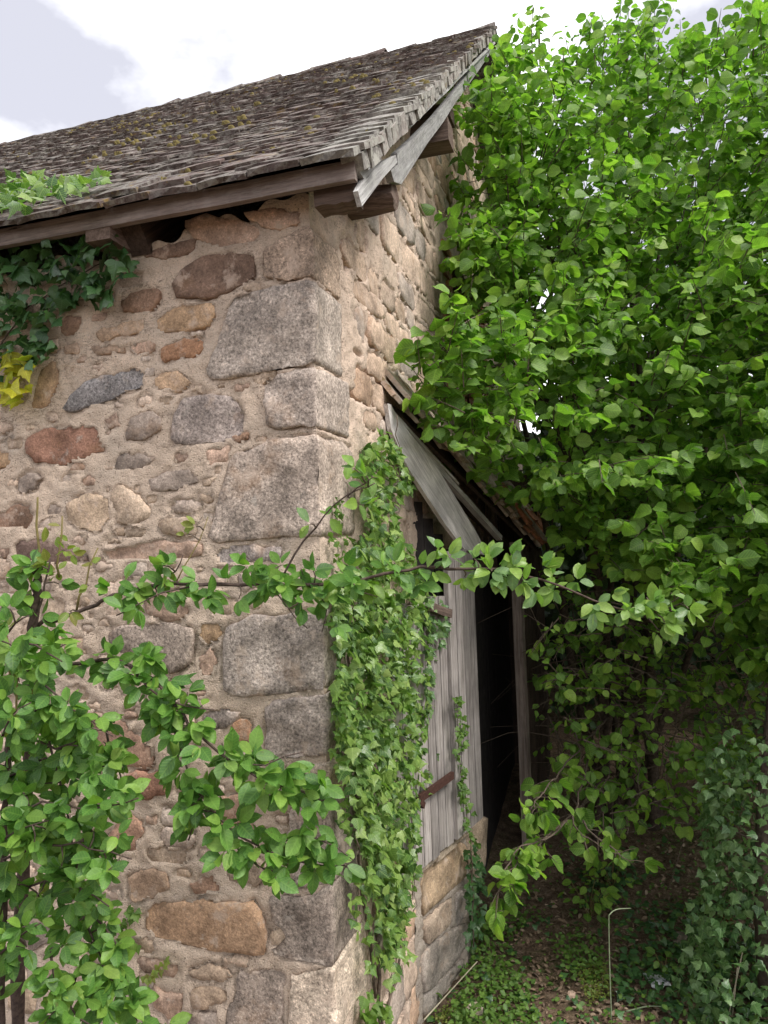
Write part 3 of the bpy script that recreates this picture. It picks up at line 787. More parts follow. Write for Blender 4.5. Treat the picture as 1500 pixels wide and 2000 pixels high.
for c in range(ncourse):
    off = (c % 2) * .077; k = 0
    y = c * EXPO - .03
    u = -.012 + RNG.normal(0, .007)
    row_wave = .005 * math.sin(c * 1.3)
    while u < 5.9:
        uc = u + .076 + (0 if not (u < .05 and c % 2) else -.0)
        if u < .05 and c % 2: w_half = True
        p = E0 + L * uc + SD * (y + RNG.normal(0, .006) + row_wave + .006 * mnoise.noise(Vector((uc * 3, c * .5, 0))))
        sag = -.03 * math.sin(math.pi * min(1, c / ncourse)) * (.4 + .6 * math.sin(min(uc, 3) * 1.0))
        p = p + RN * (.002 + RNG.normal(0, .003) + sag * .6)
        tilt = .085 + RNG.normal(0, .016); roll = RNG.normal(0, .016); yaw = RNG.normal(0, .014)
        yv = SD * math.cos(tilt) - RN * math.sin(tilt); yv = yv + X * yaw; yv /= np.linalg.norm(yv)
        xv = X + RN * roll; xv = xv - yv * (xv @ yv); xv /= np.linalg.norm(xv); zv = np.cross(xv, yv)
        inst.append((p + RN * .014, np.stack([xv, yv, zv], 1), RNG.integers(6), u < .03))
        u += .152 + .004 + RNG.normal(0, .003) if not (u < .03 and c % 2) else .081
        k += 1
def px_size(p, ext):
    q = proj(p); return ext * F / q[2], q
cand = sorted(range(len(inst)), key=lambda i: inst[i][0] @ FWD)
vis = [i for i in cand if -60 < proj(inst[i][0])[0] < 1560 and proj(inst[i][0])[1] > -40]
single = set(vis[:290]); 
def mat4(p, R): return Matrix(((R[0, 0], R[0, 1], R[0, 2], p[0]), (R[1, 0], R[1, 1], R[1, 2], p[1]), (R[2, 0], R[2, 1], R[2, 2], p[2]), (0, 0, 0, 1)))
rest = MB()
for i, (p, R, k, verge) in enumerate(inst):
    if i in single:
        o = bpy.data.objects.new('tile', (VTILES[k % 3] if verge else TILES[k])[2]); o.matrix_world = mat4(p, R); link(o, roof)
    else:
        V, f, _ = TILES[k]; rest.add(np.asarray(V) @ R.T + p, f)
rest.build('distant_tiles', M_TILE, roof, centre=False, kind='stuff')
# pale mortared verge: small bedded pieces along the gable edge
for c in range(int(SLEN / .07)):
    p = E0 + SD * (c * .07 + .01) - RN * .034 + NG * (.010 + RNG.normal(0, .003))
    v, f = boxv(p - NG * .05, SD, NG, RN, .068, .058, .044 + RNG.uniform(0, .012), .004); obj('verge_mortar', v, f, M_TILEEND, roof)
# cushions of moss on the tiles
mo = MB()
for k in range(1300):
    u, t = RNG.uniform(-.0, 3.4), RNG.uniform(0, 1) ** .8
    p = E0 + L * u + SD * SLEN * t
    if mnoise.noise(Vector(p * 1.9)) + .5 * mnoise.noise(Vector(p * 6)) < .16: continue
    p = p + RN * .026; r = RNG.uniform(.004, .014); nn_ = 7
    V = [p + RN * r * RNG.uniform(.3, .6)] + [p + (X * math.cos(a) * 1.5 + SD * math.sin(a)) * r * RNG.uniform(.7, 1.3) - RN * .012 for a in np.linspace(0, 6.283, nn_, endpoint=False)]
    V += [p + (X * math.cos(a) * 1.5 + SD * math.sin(a)) * r * .6 + RN * r * RNG.uniform(.15, .45) for a in np.linspace(0, 6.283, nn_, endpoint=False)]
    f = [(0, 1 + nn_ + i, 1 + nn_ + (i + 1) % nn_) for i in range(nn_)] + [(1 + nn_ + i, 1 + i, 1 + (i + 1) % nn_, 1 + nn_ + (i + 1) % nn_) for i in range(nn_)]
    mo.add(V, f)
mo.build('moss', mat_plain('ochre_moss', (.085, .07, .022), (.21, .165, .065), 70, .95, 1.0), roof, smooth=True, kind='stuff')
# ridge tiles
u = -.02
while u < 5.8:
    ln = .30 + RNG.normal(0, .015); V, f = [], []
    lift = RNG.normal(0, .008); ns = 9
    for i, t in enumerate((0, .5, 1.0)):
        for r_ in (1, .84):
            for k in range(ns):
                a = math.pi * (k / (ns - 1)) * .95 + .08
                rr = (.105 if i == 0 else .092) * r_
                V.append(R0 + L * (u + ln * t) + G * (math.cos(a) * rr + .015) + Z3 * (math.sin(a) * rr * .8 - .055 + lift + RNG.normal(0, .003)))
    for i in range(2):
        for k in range(ns - 1):
            b = i * 2 * ns; f.append((b + k, b + k + 1, b + 2 * ns + k + 1, b + 2 * ns + k))
    for k in range(ns - 1): f.append((k, ns + k, ns + k + 1, k + 1)); f.append((4 * ns + k, 4 * ns + k + 1, 5 * ns + k + 1, 5 * ns + k))
    obj('ridge_tile', V, f, M_TILE, roof); u += ln - .04
# back slope
b0 = R0; bd = np.array([G[0] * math.cos(.673), G[1] * math.cos(.673), -math.sin(.673)])
v, f = boxv(b0 + L * .02 - RN * .03, bd, L, np.cross(bd, -L), 3.2, 5.9, .04); obj('rear_slope', v, f, M_TILE, roof)

# ------------------------------------------------------------------ the lean-to
leanto = empty('lean_to', P0, 'ramshackle wooden lean-to with tiled roof against the gable wall', 'lean-to shed')
LA = hit(757, 789, C0 + NG * .02, NG); LB_ = hit(930, 1080, P0 + DOORF.n * .03, DOORF.n)
ldir = LB_ - LA; ldir[2] = 0; ldir /= np.linalg.norm(ldir); lnrm = np.array([ldir[1], -ldir[0], 0.0])
if lnrm @ (EYE - LA) < 0: lnrm = -lnrm
slab_px('verge_board', [(757, 788), (764, 790), (775, 812), (812, 860), (862, 926), (925, 1030), (951, 1078), (946, 1084), (908, 1074), (870, 1024), (800, 918), (788, 896), (764, 838)], LA, lnrm, .018, M_PALEW, leanto, LB_ - LA)
# roof plane: falls away from the gable
RA = hit(762, 783, C0 + NG * .02, NG); RB = hit(1046, 1066, LA, lnrm)
rdir = RB - RA; rl = np.linalg.norm(rdir); rdir = rdir / rl
ln_ = np.cross(rdir, G); ln_ /= np.linalg.norm(ln_)
if ln_[2] < 0: ln_ = -ln_
lroof = empty('roof', RA, None, None); lroof.parent = leanto; lroof.matrix_parent_inverse = leanto.matrix_basis.inverted()
# rafters and battens seen at the open verge
b1 = hit(778, 815, LA, lnrm); b2 = hit(988, 1050, LA, lnrm)
plank('rafter', b1 - lnrm * .035, b2 - lnrm * .035, .026, .03, Z3, M_PALEW, leanto, 8, .002)
b1 = hit(772, 797, LA, lnrm); b2 = hit(905, 945, LA, lnrm)
plank('batten', b1 - lnrm * .03, b2 - lnrm * .03, .013, .02, Z3, M_PALEW, leanto, 6, .001)
b1 = hit(850, 880, LA, lnrm); b2 = hit(1050, 1085, LA, lnrm)
plank('rafter', b1 - lnrm * .12, b2 - lnrm * .12, .035, .04, Z3, M_DARKW, leanto, 6, .002)
LT = [tile_mesh('lean_tile', .17, .26, .016, M_LTILE, s + 90) for s in range(4)]
LTR = [tile_mesh('orange_tile', .17, .26, .016, M_RTILE, s + 95) for s in range(3)]
# true fall line of the slope
fall = np.cross(ln_, G); fall /= np.linalg.norm(fall)
if fall[2] > 0: fall = -fall
for c in range(9):
    t = c / 8
    rowp = RA + rdir * (rl * (1 - t))            # on the verge, from the foot up
    for k in range(9):
        if c == 8 and k > 3: continue
        p = rowp + G * (.06 + k * .172 + (.08 if c % 2 else 0)) + ln_ * (.02 + RNG.normal(0, .004)) + G * RNG.normal(0, .006)
        yv = -fall * math.cos(.1) - ln_ * math.sin(.1 + RNG.normal(0, .03)); yv /= np.linalg.norm(yv)
        xv = G + ln_ * RNG.normal(0, .05); xv -= yv * (xv @ yv); xv /= np.linalg.norm(xv); zv = np.cross(xv, yv)
        if zv @ ln_ < 0: xv = -xv; zv = -zv
        src = LTR if (c in (1, 2, 0) and RNG.random() < .75) else LT
        o = bpy.data.objects.new('tile', src[RNG.integers(len(src))][2]); o.matrix_world = mat4(p, np.stack([xv, yv, zv], 1)); link(o, lroof)
for c in range(17):
    t = c / 16 + RNG.normal(0, .01)
    for lay in range(2 if c % 3 else 3):
        p = RA + rdir * rl * (1.01 - t * .97) + ln_ * (.012 + lay * .020 + RNG.normal(0, .004)) + G * (.045 + RNG.normal(0, .018)) + lnrm * RNG.uniform(0, .02)
        yv = -fall * math.cos(.12) - ln_ * math.sin(.12 + RNG.normal(0, .05)) + G * RNG.normal(0, .08); yv /= np.linalg.norm(yv)
        xv = G + ln_ * RNG.normal(0, .08); xv -= yv * (xv @ yv); xv /= np.linalg.norm(xv); zv = np.cross(xv, yv)
        if zv @ ln_ < 0: xv = -xv; zv = -zv
        src = LTR if (t < .34 and RNG.random() < .45) else LT
        o = bpy.data.objects.new('tile', src[RNG.integers(len(src))][2]); o.matrix_world = mat4(p, np.stack([xv, yv, zv], 1)); link(o, lroof)
V = [RA - G * .0 - ln_ * .012, RB - ln_ * .012, RB + G * 1.5 - ln_ * .012, RA + G * 1.5 - ln_ * .012]; V = np.array(V); V = np.vstack([V, V - ln_ * .015])
obj('roof_boarding', V, [(0, 1, 2, 3), (7, 6, 5, 4), (0, 4, 5, 1), (1, 5, 6, 2), (2, 6, 7, 3), (3, 7, 4, 0)], M_DARKW, leanto)

# low wall under the hatch
low_wall = empty('low_wall', P0, None, None); low_wall.parent = leanto; low_wall.matrix_parent_inverse = leanto.matrix_basis.inverted()
LW = [([(822, 1712), (860, 1672), (903, 1640), (914, 1662), (912, 1708), (850, 1765), (824, 1790)], (.37, .27, .18)),
      ([(824, 1805), (850, 1778), (880, 1752), (884, 1800), (835, 1850)], (.36, .28, .215)),
      ([(888, 1748), (914, 1728), (913, 1788), (890, 1808)], (.31, .27, .24)),
      ([(824, 1862), (880, 1815), (911, 1800), (911, 1850), (840, 1935), (824, 1938)], (.32, .275, .235)),
      ([(824, 1950), (870, 1905), (905, 1868), (900, 1890), (860, 1950), (824, 1992)], (.30, .26, .225))]
lp = []
for pts, col in LW:
    P = np.array([DOORF.px(*q) for q in pts]); _, o = stone('stone', DOORF, P, .006, M_STONE, col, low_wall, rough=.006, n=20); lp.append(o)
t_end = DOORF.px(915, 1750)[0]
sill = lambda t: .575 - .03 * t + 0 * t
usl = np.arange(-.02, t_end + .012, .012); usl[-1] = t_end
wall_mesh('mortar', DOORF, usl, np.arange(-.1, .70, .012), lp, mat_mortar('grey_mortar', (.40, .34, .285)), low_wall, amp=.010, taper_u0=False, topf=lambda u: np.minimum(.58 + 0 * u, .7), seed=40.)
v, f = boxv(DOORF.w(t_end - .16, -.1, -.16), DD, DOORF.n, Z3, .158, .157, .678, .003); obj('wall_end', v, f, M_STONE, low_wall, color=(.34, .28, .235))
# coping stones with a flat top carry the boards
ts = np.linspace(-.02, t_end + .01, 4)
for i in range(3):
    v, f = boxv(DOORF.w(ts[i] + .003, .565 + RNG.normal(0, .004), -.15), DD, DOORF.n, Z3, ts[i + 1] - ts[i] - .006, .17 + RNG.normal(0, .006), .03, .004)
    obj('coping_stone', v, f, M_STONE, low_wall, color=random.choice([(.36, .29, .22), (.34, .29, .25)]))
P = np.array([DOORF.px(*q) for q in [(914, 1640), (930, 1610), (952, 1590), (956, 1602), (951, 1645), (947, 1700), (930, 1735), (916, 1760)]])
stone('stone', DOORF, P, .0, M_STONE, (.35, .27, .20), low_wall, rough=.006, depth=.15, n=18)

# plank hatch: left leaf (behind the ivy) and right leaf
door = empty('hatch', DOORF.w(.3, .58), None, None); door.parent = leanto; door.matrix_parent_inverse = leanto.matrix_basis.inverted()
def dpt(x, y, d=0.0): return hit(x, y, P0 + DOORF.n * d, DOORF.n)
tA = DOORF.px(822, 1690)[0] - .25; tB = float((dpt(884, 1560, .04) - P0) @ DD); tC = float((dpt(943, 1560, .056) - P0) @ DD)
nl = 7; wl_ = (tB - tA) / nl
for i in range(nl):
    t = tA + (i + .5) * wl_
    plank('plank', DOORF.w(t, .60 + RNG.uniform(-.006, .006), .03), DOORF.w(t + RNG.normal(0, .003), 1.62 + RNG.uniform(-.02, .02), .03), wl_ * .91, .02, DD, M_GREY, door, 8, .0012, .003)
nr = 4; wr_ = (tC - tB) / nr
for i in range(nr):
    t = tB + (i + .5) * wr_
    plank('plank', DOORF.w(t, .60 + RNG.uniform(-.01, .01), .045), DOORF.w(t + RNG.normal(0, .003), 1.80 + RNG.uniform(-.02, .01), .045), wr_ * .92, .022, DD, M_GREY, door, 8, .0012, .004)
plank('rail', dpt(838, 1186, .06), dpt(877, 1199, .06), .035, .03, Z3, M_BROWN, door, 4, .002)
plank('latch', dpt(815, 1563, .065), dpt(884, 1514, .065), .028, .016, Z3, M_RUST, door, 5, .0012, .003)
plank('hinge_stub', dpt(818, 1566, .07), dpt(826, 1573, .07), .022, .02, Z3, M_RUST, door, 3, .001)
plank('beam', DOORF.w(.2, 1.70, -.10), DOORF.w(1.2, 1.72, -.10), .06, .06, Z3, M_DARKW, leanto, 8, .003)
# rough board in front of the dark gable end of the lean-to
plank('stud', hit(757, 805, LA, lnrm) - lnrm * .05, hit(748, 1010, LA, lnrm) - lnrm * .05, .03, .03, G, M_DARKW, leanto, 4, .002)
for i in range(9):       # added near-black boards standing in for the shade under the leaning board
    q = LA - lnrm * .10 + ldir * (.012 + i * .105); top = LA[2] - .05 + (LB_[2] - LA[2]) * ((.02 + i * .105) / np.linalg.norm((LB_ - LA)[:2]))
    plank('shade_end_board', [q[0], q[1], 1.60], [q[0], q[1], max(1.66, top)], .10, .016, ldir, M_DARKIN, leanto, 3, .002)
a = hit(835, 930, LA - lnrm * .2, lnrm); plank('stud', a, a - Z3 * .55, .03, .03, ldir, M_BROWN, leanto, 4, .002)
for i in range(28):      # added near-black boards over the gable, to darken the doorway
    a = GABLE.w(1.27 + i * .09, .0, .045); plank('shade_lining_board', [a[0], a[1], -.05], [a[0], a[1], 1.78 - .02 * (i % 3)], .088, .014, G, M_DARKIN, leanto, 3, .001)
# door posts at the dark doorway
pf = dpt(1032, 1660, 0); pf[2] = gzn(pf[0], pf[1]) - .03
pt = dpt(1012, 1170, 0); pt[2] = 1.83; pt[:2] = pf[:2] + (pt[:2] - pf[:2]) * .15
plank('post', pf, pt, .045, .05, DD, M_POST, leanto, 8, .0025, .004)
# side wall boards beyond the post, running back
for i in range(13):
    w = .075; q = pf + G * (.10 + i * .085) + NG * .02; zb = gzn(q[0], q[1])
    plank('side_board', [q[0], q[1], zb - .02], [q[0], q[1], 1.78 + RNG.normal(0, .02)], w * RNG.uniform(.85, 1.0), .018, G, M_DARKW, leanto, 5, .002)
q = pf + G * 1.2
for i in range(9):
    r = q - NG * (.04 + i * .09); plank('shade_end_board', [r[0], r[1], 0], [r[0], r[1], 2.3], .088, .018, NG, M_DARKW, leanto, 3, .002)  # closes the unseen far end, added to keep the inside dark
v, f = boxv(np.array([*(P0 + DD * .6 - DOORF.n * .35)[:2], -.1]), DD, -DOORF.n, Z3, .5, .35, .40, .01); obj('threshold_step', v, f, M_STONE, leanto, color=(.10, .085, .075))

# ------------------------------------------------------------------ leaves
def leaf_base(kind, seed):
    rr = random.Random(seed); V, f = [], []
    if kind == 'ivy':
        out = [(0, 0), (.20, -.07), (.40, .06), (.52, .26), (.33, .36), (.30, .52), (.14, .66), (0, 1.0)]
        out = [(x * (1 + rr.uniform(-.08, .08)), y + rr.uniform(-.03, .03)) for x, y in out]
        ring = out + [(-x, y) for x, y in out[-2:0:-1]]
        c = (0, .34); V = [(c[0], c[1], .05)] + [(x, y, -.10 * abs(x) - .10 * (y - .3) ** 2 + rr.uniform(-.025, .025)) for x, y in ring]
        n = len(ring); f = [(0, 1 + i, 1 + (i + 1) % n) for i in range(n)]
    else:
        if kind == 'plum': ys = [0, .12, .35, .6, .82, 1.0]; ws = [0.02, .15, .27, .275, .16, 0.0]; fold, cur = .26, .22
        elif kind == 'hazel': ys = [0, .10, .32, .56, .76, .88, 1.0]; ws = [.10, .29, .41, .44, .33, .14, 0.0]; fold, cur = .30, .42
        elif kind == 'weed': ys = [0, .2, .5, .8, 1.0]; ws = [.03, .24, .32, .2, 0.0]; fold, cur = .15, .25
        else: ys = [0, .2, .5, .8, 1.0]; ws = [.03, .2, .27, .17, 0.0]; fold, cur = .3, .5
        fold *= rr.uniform(.5, 1.5); cur *= rr.uniform(-.2, 1.6); tw = rr.uniform(-.25, .25)
        for y, w in zip(ys, ws):
            for sx in (-1, 0, 1):
                wj = w * (1 + rr.uniform(-.10, .10)) if sx else 0
                x = sx * wj; zz = fold * abs(x) - cur * y * y * .8 + tw * x * y + (rr.uniform(-.04, .04) if kind == 'hazel' else rr.uniform(-.008, .008))
                V.append((x, y + (rr.uniform(-.02, .02) if sx else 0), zz))
        for j in range(len(ys) - 1):
            for i in range(2):
                a = j * 3 + i; f += [(a, a + 1, a + 4), (a, a + 4, a + 3)]
    V = np.array(V, float); f = np.array(f, int)
    uv = V[f.ravel()][:, :2]
    return V, f, uv
BASES = {k: [leaf_base(k, 100 + i) for i in range(5)] for k in ('ivy', 'plum', 'hazel', 'weed', 'dead')}
_lm = {}
def leaf_mesh(kind, i, mat):
    key = (kind, i, mat.name)
    if key not in _lm:
        V, f, uv = BASES[kind][i]; _lm[key] = mesh_data(kind + '_leaf', V, f, mat, True, uv)
    return _lm[key]
def orient(d, n):
    d = np.asarray(d, float); n = np.asarray(n, float)
    d = d / (np.linalg.norm(d, axis=-1, keepdims=True) + 1e-9)
    n = n - d * np.sum(n * d, -1, keepdims=True); n = n / (np.linalg.norm(n, axis=-1, keepdims=True) + 1e-9)
    x = np.cross(d, n); return np.stack([x, d, n], -1)
def foliage(kind, mat, pos, d, n, size, parent, n_single=300, name='leaf', rest_name='foliage'):
    """the largest leaves as parts of their own, the rest joined as one part"""
    pos = np.asarray(pos, float); size = np.asarray(size, float); R = orient(d, n); M = len(pos)
    q = proj(pos + np.asarray(d) * (size * .5)[:, None])
    ok = (q[:, 0] > -25) & (q[:, 0] < 1525) & (q[:, 1] > -25) & (q[:, 1] < 2025) & (q[:, 2] > .3)
    score = np.where(ok, size / np.maximum(q[:, 2], .1), -1)
    order = np.argsort(-score)
    idx = [i for i in order[:n_single] if score[i] > 0]
    var = RNG.integers(0, 5, M); S = set(idx)
    for i in idx:
        o = bpy.data.objects.new(name, leaf_mesh(kind, int(var[i]), mat)); o.matrix_world = mat4(pos[i], R[i] * size[i]); link(o, parent)
    rest_i = np.array([i for i in range(M) if i not in S], int)
    if not len(rest_i): return
    Vs, Fs, Us, off = [], [], [], 0
    for k in range(5):
        ii = rest_i[var[rest_i] == k]
        if not len(ii): continue
        V, f, uv = BASES[kind][k]
        W = np.einsum('mij,kj->mki', R[ii] * size[ii][:, None, None], V) + pos[ii][:, None, :]
        Vs.append(W.reshape(-1, 3)); m = len(ii)
        Fs.append((f[None] + (np.arange(m) * len(V))[:, None, None] + off).reshape(-1, 3)); Us.append(np.tile(uv, (m, 1))); off += m * len(V)
    V = np.concatenate(Vs); Fa = np.concatenate(Fs); U = np.concatenate(Us)
    me = bpy.data.meshes.new(rest_name); me.vertices.add(len(V)); me.vertices.foreach_set('co', V.astype(np.float32).ravel())
    me.loops.add(Fa.size); me.loops.foreach_set('vertex_index', Fa.astype(np.int32).ravel())
    me.polygons.add(len(Fa)); me.polygons.foreach_set('loop_start', np.arange(0, Fa.size, 3, dtype=np.int32))
    me.polygons.foreach_set('use_smooth', np.ones(len(Fa), bool))
    uvl = me.uv_layers.new(name='UVMap'); uvl.data.foreach_set('uv', U.astype(np.float32).ravel())
    me.materials.append(mat); me.update(calc_edges=True); me.validate()
    o = bpy.data.objects.new(rest_name, me); link(o, parent); o['kind'] = 'stuff'; return o
def nrm(v): return v / (np.linalg.norm(v, axis=-1, keepdims=True) + 1e-9)
TOCAM = lambda p: nrm(EYE - p)

# ------------------------------------------------------------------ plum bush in front of the wall
plum = empty('plum_tree', (*at(10, 2300, 1.75)[:2], 0), 'young plum tree with oval green leaves sprawling before the stone wall', 'tree')
plum_leaves = {'main': [], 'pale': [], 'young': []}
def rosette(p, axis, n, size, key, spread=1.0, up=.35):
    axis = nrm(np.asarray(axis, float))
    for k in range(n):
        dv = nrm(axis * RNG.uniform(.1, .9) + RNG.normal(0, .75 * spread, 3) + np.array([0, -.12, -.28]))
        nv = nrm(np.array([0, -.55, .75]) * up * 2 + RNG.normal(0, .42, 3) + TOCAM(p) * .35)
        plum_leaves[key].append((p + dv * .006, dv, nv, size * RNG.uniform(.65, 1.15)))
def plum_branch(pts, r0, r1, dens=1.0, size=.056, key='main', nl=(4, 7), name='branch', mat=None, start=0.0, depthj=.02):
    P = np.array([at(*q) for q in pts]); seg = np.sum(np.linalg.norm(np.diff(P, axis=0), axis=1)); n = max(5, int(seg / .03))
    S = spline(P, n) + RNG.normal(0, .0025, (n, 3)); rad = np.linspace(r0, r1, n)
    v, f = tube(S, rad, 7, True, .08); obj(name, v, f, mat or M_PLBARK, plum, smooth=True)
    m = int(seg / .042 * dens)
    for k in range(m):
        t = start + (1 - start) * (k + RNG.uniform(0, 1)) / max(m, 1); i = min(n - 2, int(t * (n - 1)))
        ax = nrm(S[i + 1] - S[i]); sd = nrm(np.cross(ax, RNG.normal(0, 1, 3)) + np.array([0, -.3, .15]))
        ln = RNG.uniform(.008, .045); p = S[i] + sd * ln
        if ln > .02 and RNG.random() < .6:
            v, f = tube([S[i], S[i] + sd * ln * .6 + ax * .004, p], [.0022, .0018, .0014], 5); SPURS.add(v, f)
        kk = key
        if key == 'main' and RNG.random() < .06: kk = 'pale'
        rosette(p, sd + ax * .5, RNG.integers(*nl), size, kk)
    return S
SPURS = MB()
Yp = 1.72
plum_branch([(4, 2150, 1.8), (8, 1800, 1.78), (10, 1600, 1.78), (16, 1450, 1.78), (22, 1390, 1.79)], .008, .006, .9, name='trunk')
plum_branch([(30, 2300, 1.95), (40, 1800, 1.92), (55, 1500, 1.9), (60, 1330, 1.88), (64, 1230, 1.87), (72, 1130, 1.87), (76, 1105, 1.87)], .016, .010, .35, name='trunk')
plum_branch([(76, 1110, 1.87), (75, 1060, 1.87), (73, 1000, 1.87), (72, 972, 1.87)], .004, .0022, .5, .035, 'young', (2, 4), mat=M_SHOOT)
plum_branch([(110, 1130, 1.86), (116, 1080, 1.85), (122, 1010, 1.85)], .003, .0018, 1.8, .034, 'young', (3, 6), mat=M_SHOOT)
plum_branch([(60, 1240, 1.86), (88, 1150, 1.85), (100, 1090, 1.84)], .003, .002, 1.6, .045, 'main', (3, 5))
plum_branch([(150, 1190, 1.86), (165, 1140, 1.85), (190, 1070, 1.85)], .003, .0015, 1.0, .034, 'young', (2, 4), mat=M_SHOOT)
plum_branch([(20, 1330, 1.85), (14, 1250, 1.84), (8, 1180, 1.84)], .003, .0018, 1.0, .04, 'young', (3, 5), mat=M_SHOOT)
plum_branch([(28, 1420, 1.76), (34, 1330, 1.76), (32, 1245, 1.76)], .003, .0018, 1.2, .04, 'young', (3, 5), mat=M_SHOOT)
# the long arching branch that crosses the corner
BR = plum_branch([(70, 1222, 1.87), (150, 1195, 1.85), (225, 1165, 1.84), (290, 1141, 1.83), (400, 1141, 1.80), (520, 1142, 1.76), (640, 1143, 1.74), (745, 1122, 1.73), (850, 1107, 1.73)], .0055, .0036, 1.5, .045, start=.25, nl=(4, 7))
plum_branch([(850, 1107, 1.73), (930, 1110, 1.74), (990, 1115, 1.74), (1075, 1140, 1.76), (1175, 1178, 1.78), (1250, 1198, 1.8), (1300, 1192, 1.8), (1340, 1172, 1.8)], .0036, .0016, 2.1, .045, 'pale', (5, 9))
plum_branch([(1250, 1198, 1.8), (1275, 1215, 1.8), (1292, 1240, 1.8)], .002, .0012, 1.0, .045, 'pale', (2, 4))
plum_branch([(1240, 1195, 1.8), (1300, 1180, 1.8), (1335, 1160, 1.8)], .002, .0012, 1.0, .04, 'pale', (2, 4))
plum_branch([(300, 1141, 1.83), (345, 1115, 1.82), (360, 1085, 1.82)], .0022, .0014, 1.0, .044)
plum_branch([(340, 1140, 1.82), (385, 1070, 1.84), (405, 1010, 1.85)], .0018, .001, .7, .032, 'young', (2, 4), mat=M_SHOOT)
plum_branch([(420, 1141, 1.8), (340, 1150, 1.77), (270, 1180, 1.76), (225, 1205, 1.76)], .0022, .0014, .9, .048, nl=(4, 6))
plum_branch([(545, 1138, 1.76), (575, 1085, 1.75), (612, 1030, 1.74), (655, 985, 1.73), (700, 955, 1.72), (735, 945, 1.72)], .0026, .0014, .55, .042, start=.3, nl=(2, 5))
plum_branch([(680, 965, 1.72), (715, 945, 1.71), (740, 930, 1.71)], .0016, .001, 2.0, .045, 'pale', (4, 6))
plum_branch([(540, 1140, 1.76), (520, 1110, 1.75), (480, 1085, 1.75)], .0018, .001, 1.6, .046)
plum_branch([(600, 1142, 1.75), (640, 1185, 1.72), (625, 1235, 1.72)], .0018, .001, 1.7, .048)
plum_branch([(520, 1142, 1.76), (560, 1190, 1.74), (600, 1230, 1.73)], .0018, .001, 1.2, .046)
plum_branch([(640, 1143, 1.74), (690, 1150, 1.70), (740, 1165, 1.7)], .0018, .001, 1.4, .047)
# the arch of big leaves below
plum_branch([(60, 1345, 1.88), (130, 1300, 1.84), (230, 1292, 1.78), (300, 1330, 1.74), (360, 1400, 1.71), (430, 1470, 1.69), (510, 1520, 1.68), (600, 1550, 1.68), (640, 1565, 1.68)], .005, .002, 2.1, .051, start=.15, nl=(4, 7))
plum_branch([(250, 1300, 1.77), (300, 1350, 1.72), (350, 1375, 1.70), (420, 1385, 1.70)], .003, .0015, 2.1, .050)
plum_branch([(320, 1360, 1.73), (360, 1480, 1.70), (385, 1560, 1.68), (370, 1640, 1.68)], .003, .0016, 2.1, .051)
plum_branch([(380, 1530, 1.68), (440, 1610, 1.67), (520, 1660, 1.67), (610, 1690, 1.68), (700, 1695, 1.69)], .0028, .0014, 2.1, .051)
plum_branch([(430, 1620, 1.67), (500, 1690, 1.66), (580, 1720, 1.66)], .002, .0012, 1.9, .050)
plum_branch([(450, 1490, 1.69), (520, 1490, 1.67), (590, 1470, 1.67)], .002, .0012, 1.4, .055)
plum_branch([(560, 1640, 1.68), (620, 1640, 1.67), (690, 1680, 1.67)], .002, .0012, 1.3, .055)
# the mass at the left
MASS = [[(20, 1420), (80, 1385), (160, 1390), (220, 1440)], [(12, 1520), (90, 1480), (170, 1490), (240, 1500)], [(12, 1600), (90, 1570), (180, 1580), (270, 1560)],
        [(8, 1680), (100, 1650), (190, 1660), (255, 1680)], [(8, 1760), (60, 1730), (140, 1720), (215, 1770)], [(40, 1300), (90, 1340), (130, 1380), (120, 1440)],
        [(130, 1700), (160, 1780), (190, 1860), (240, 1930)], [(150, 1760), (220, 1830), (230, 1920), (270, 1990)], [(100, 1850), (110, 1920), (150, 1985), (210, 2010)],
        [(30, 1270), (70, 1260), (120, 1290)], [(0, 1860), (40, 1830), (80, 1800)], [(200, 1950), (280, 1975), (330, 2010)], [(10, 1330), (60, 1290), (140, 1250)],
        [(90, 1420), (120, 1540), (140, 1640), (150, 1720)], [(200, 1420), (230, 1500), (250, 1590)], [(0, 1450), (20, 1400), (60, 1370)], [(160, 1600), (200, 1650), (215, 1720)],
        [(90, 1960), (130, 2010), (180, 2040)], [(150, 1900), (130, 1950), (90, 2000)], [(0, 1640), (40, 1620), (90, 1600)], [(0, 1250), (30, 1215), (50, 1200)],
        [(0, 1545), (60, 1535), (110, 1530)], [(60, 1440), (110, 1460), (150, 1455)], [(170, 1830), (200, 1880), (180, 1940)]]
for k, m in enumerate(MASS):
    y0 = RNG.uniform(1.60, 1.80)
    plum_branch([(x, y, y0 - .03 * i) for i, (x, y) in enumerate(m)], .003, .0014, 1.9, .047, nl=(5, 8))
SPURS.build('spurs', M_TWIG, plum, smooth=True, kind='stuff')
for key, mat, ns in (('main', M_PLUM, 200), ('pale', M_PLUMPALE, 70), ('young', M_YOUNG, 25)):
    a = plum_leaves[key]
    foliage('plum', mat, [q[0] for q in a], np.array([q[1] for q in a]), np.array([q[2] for q in a]), [q[3] for q in a], plum, ns)

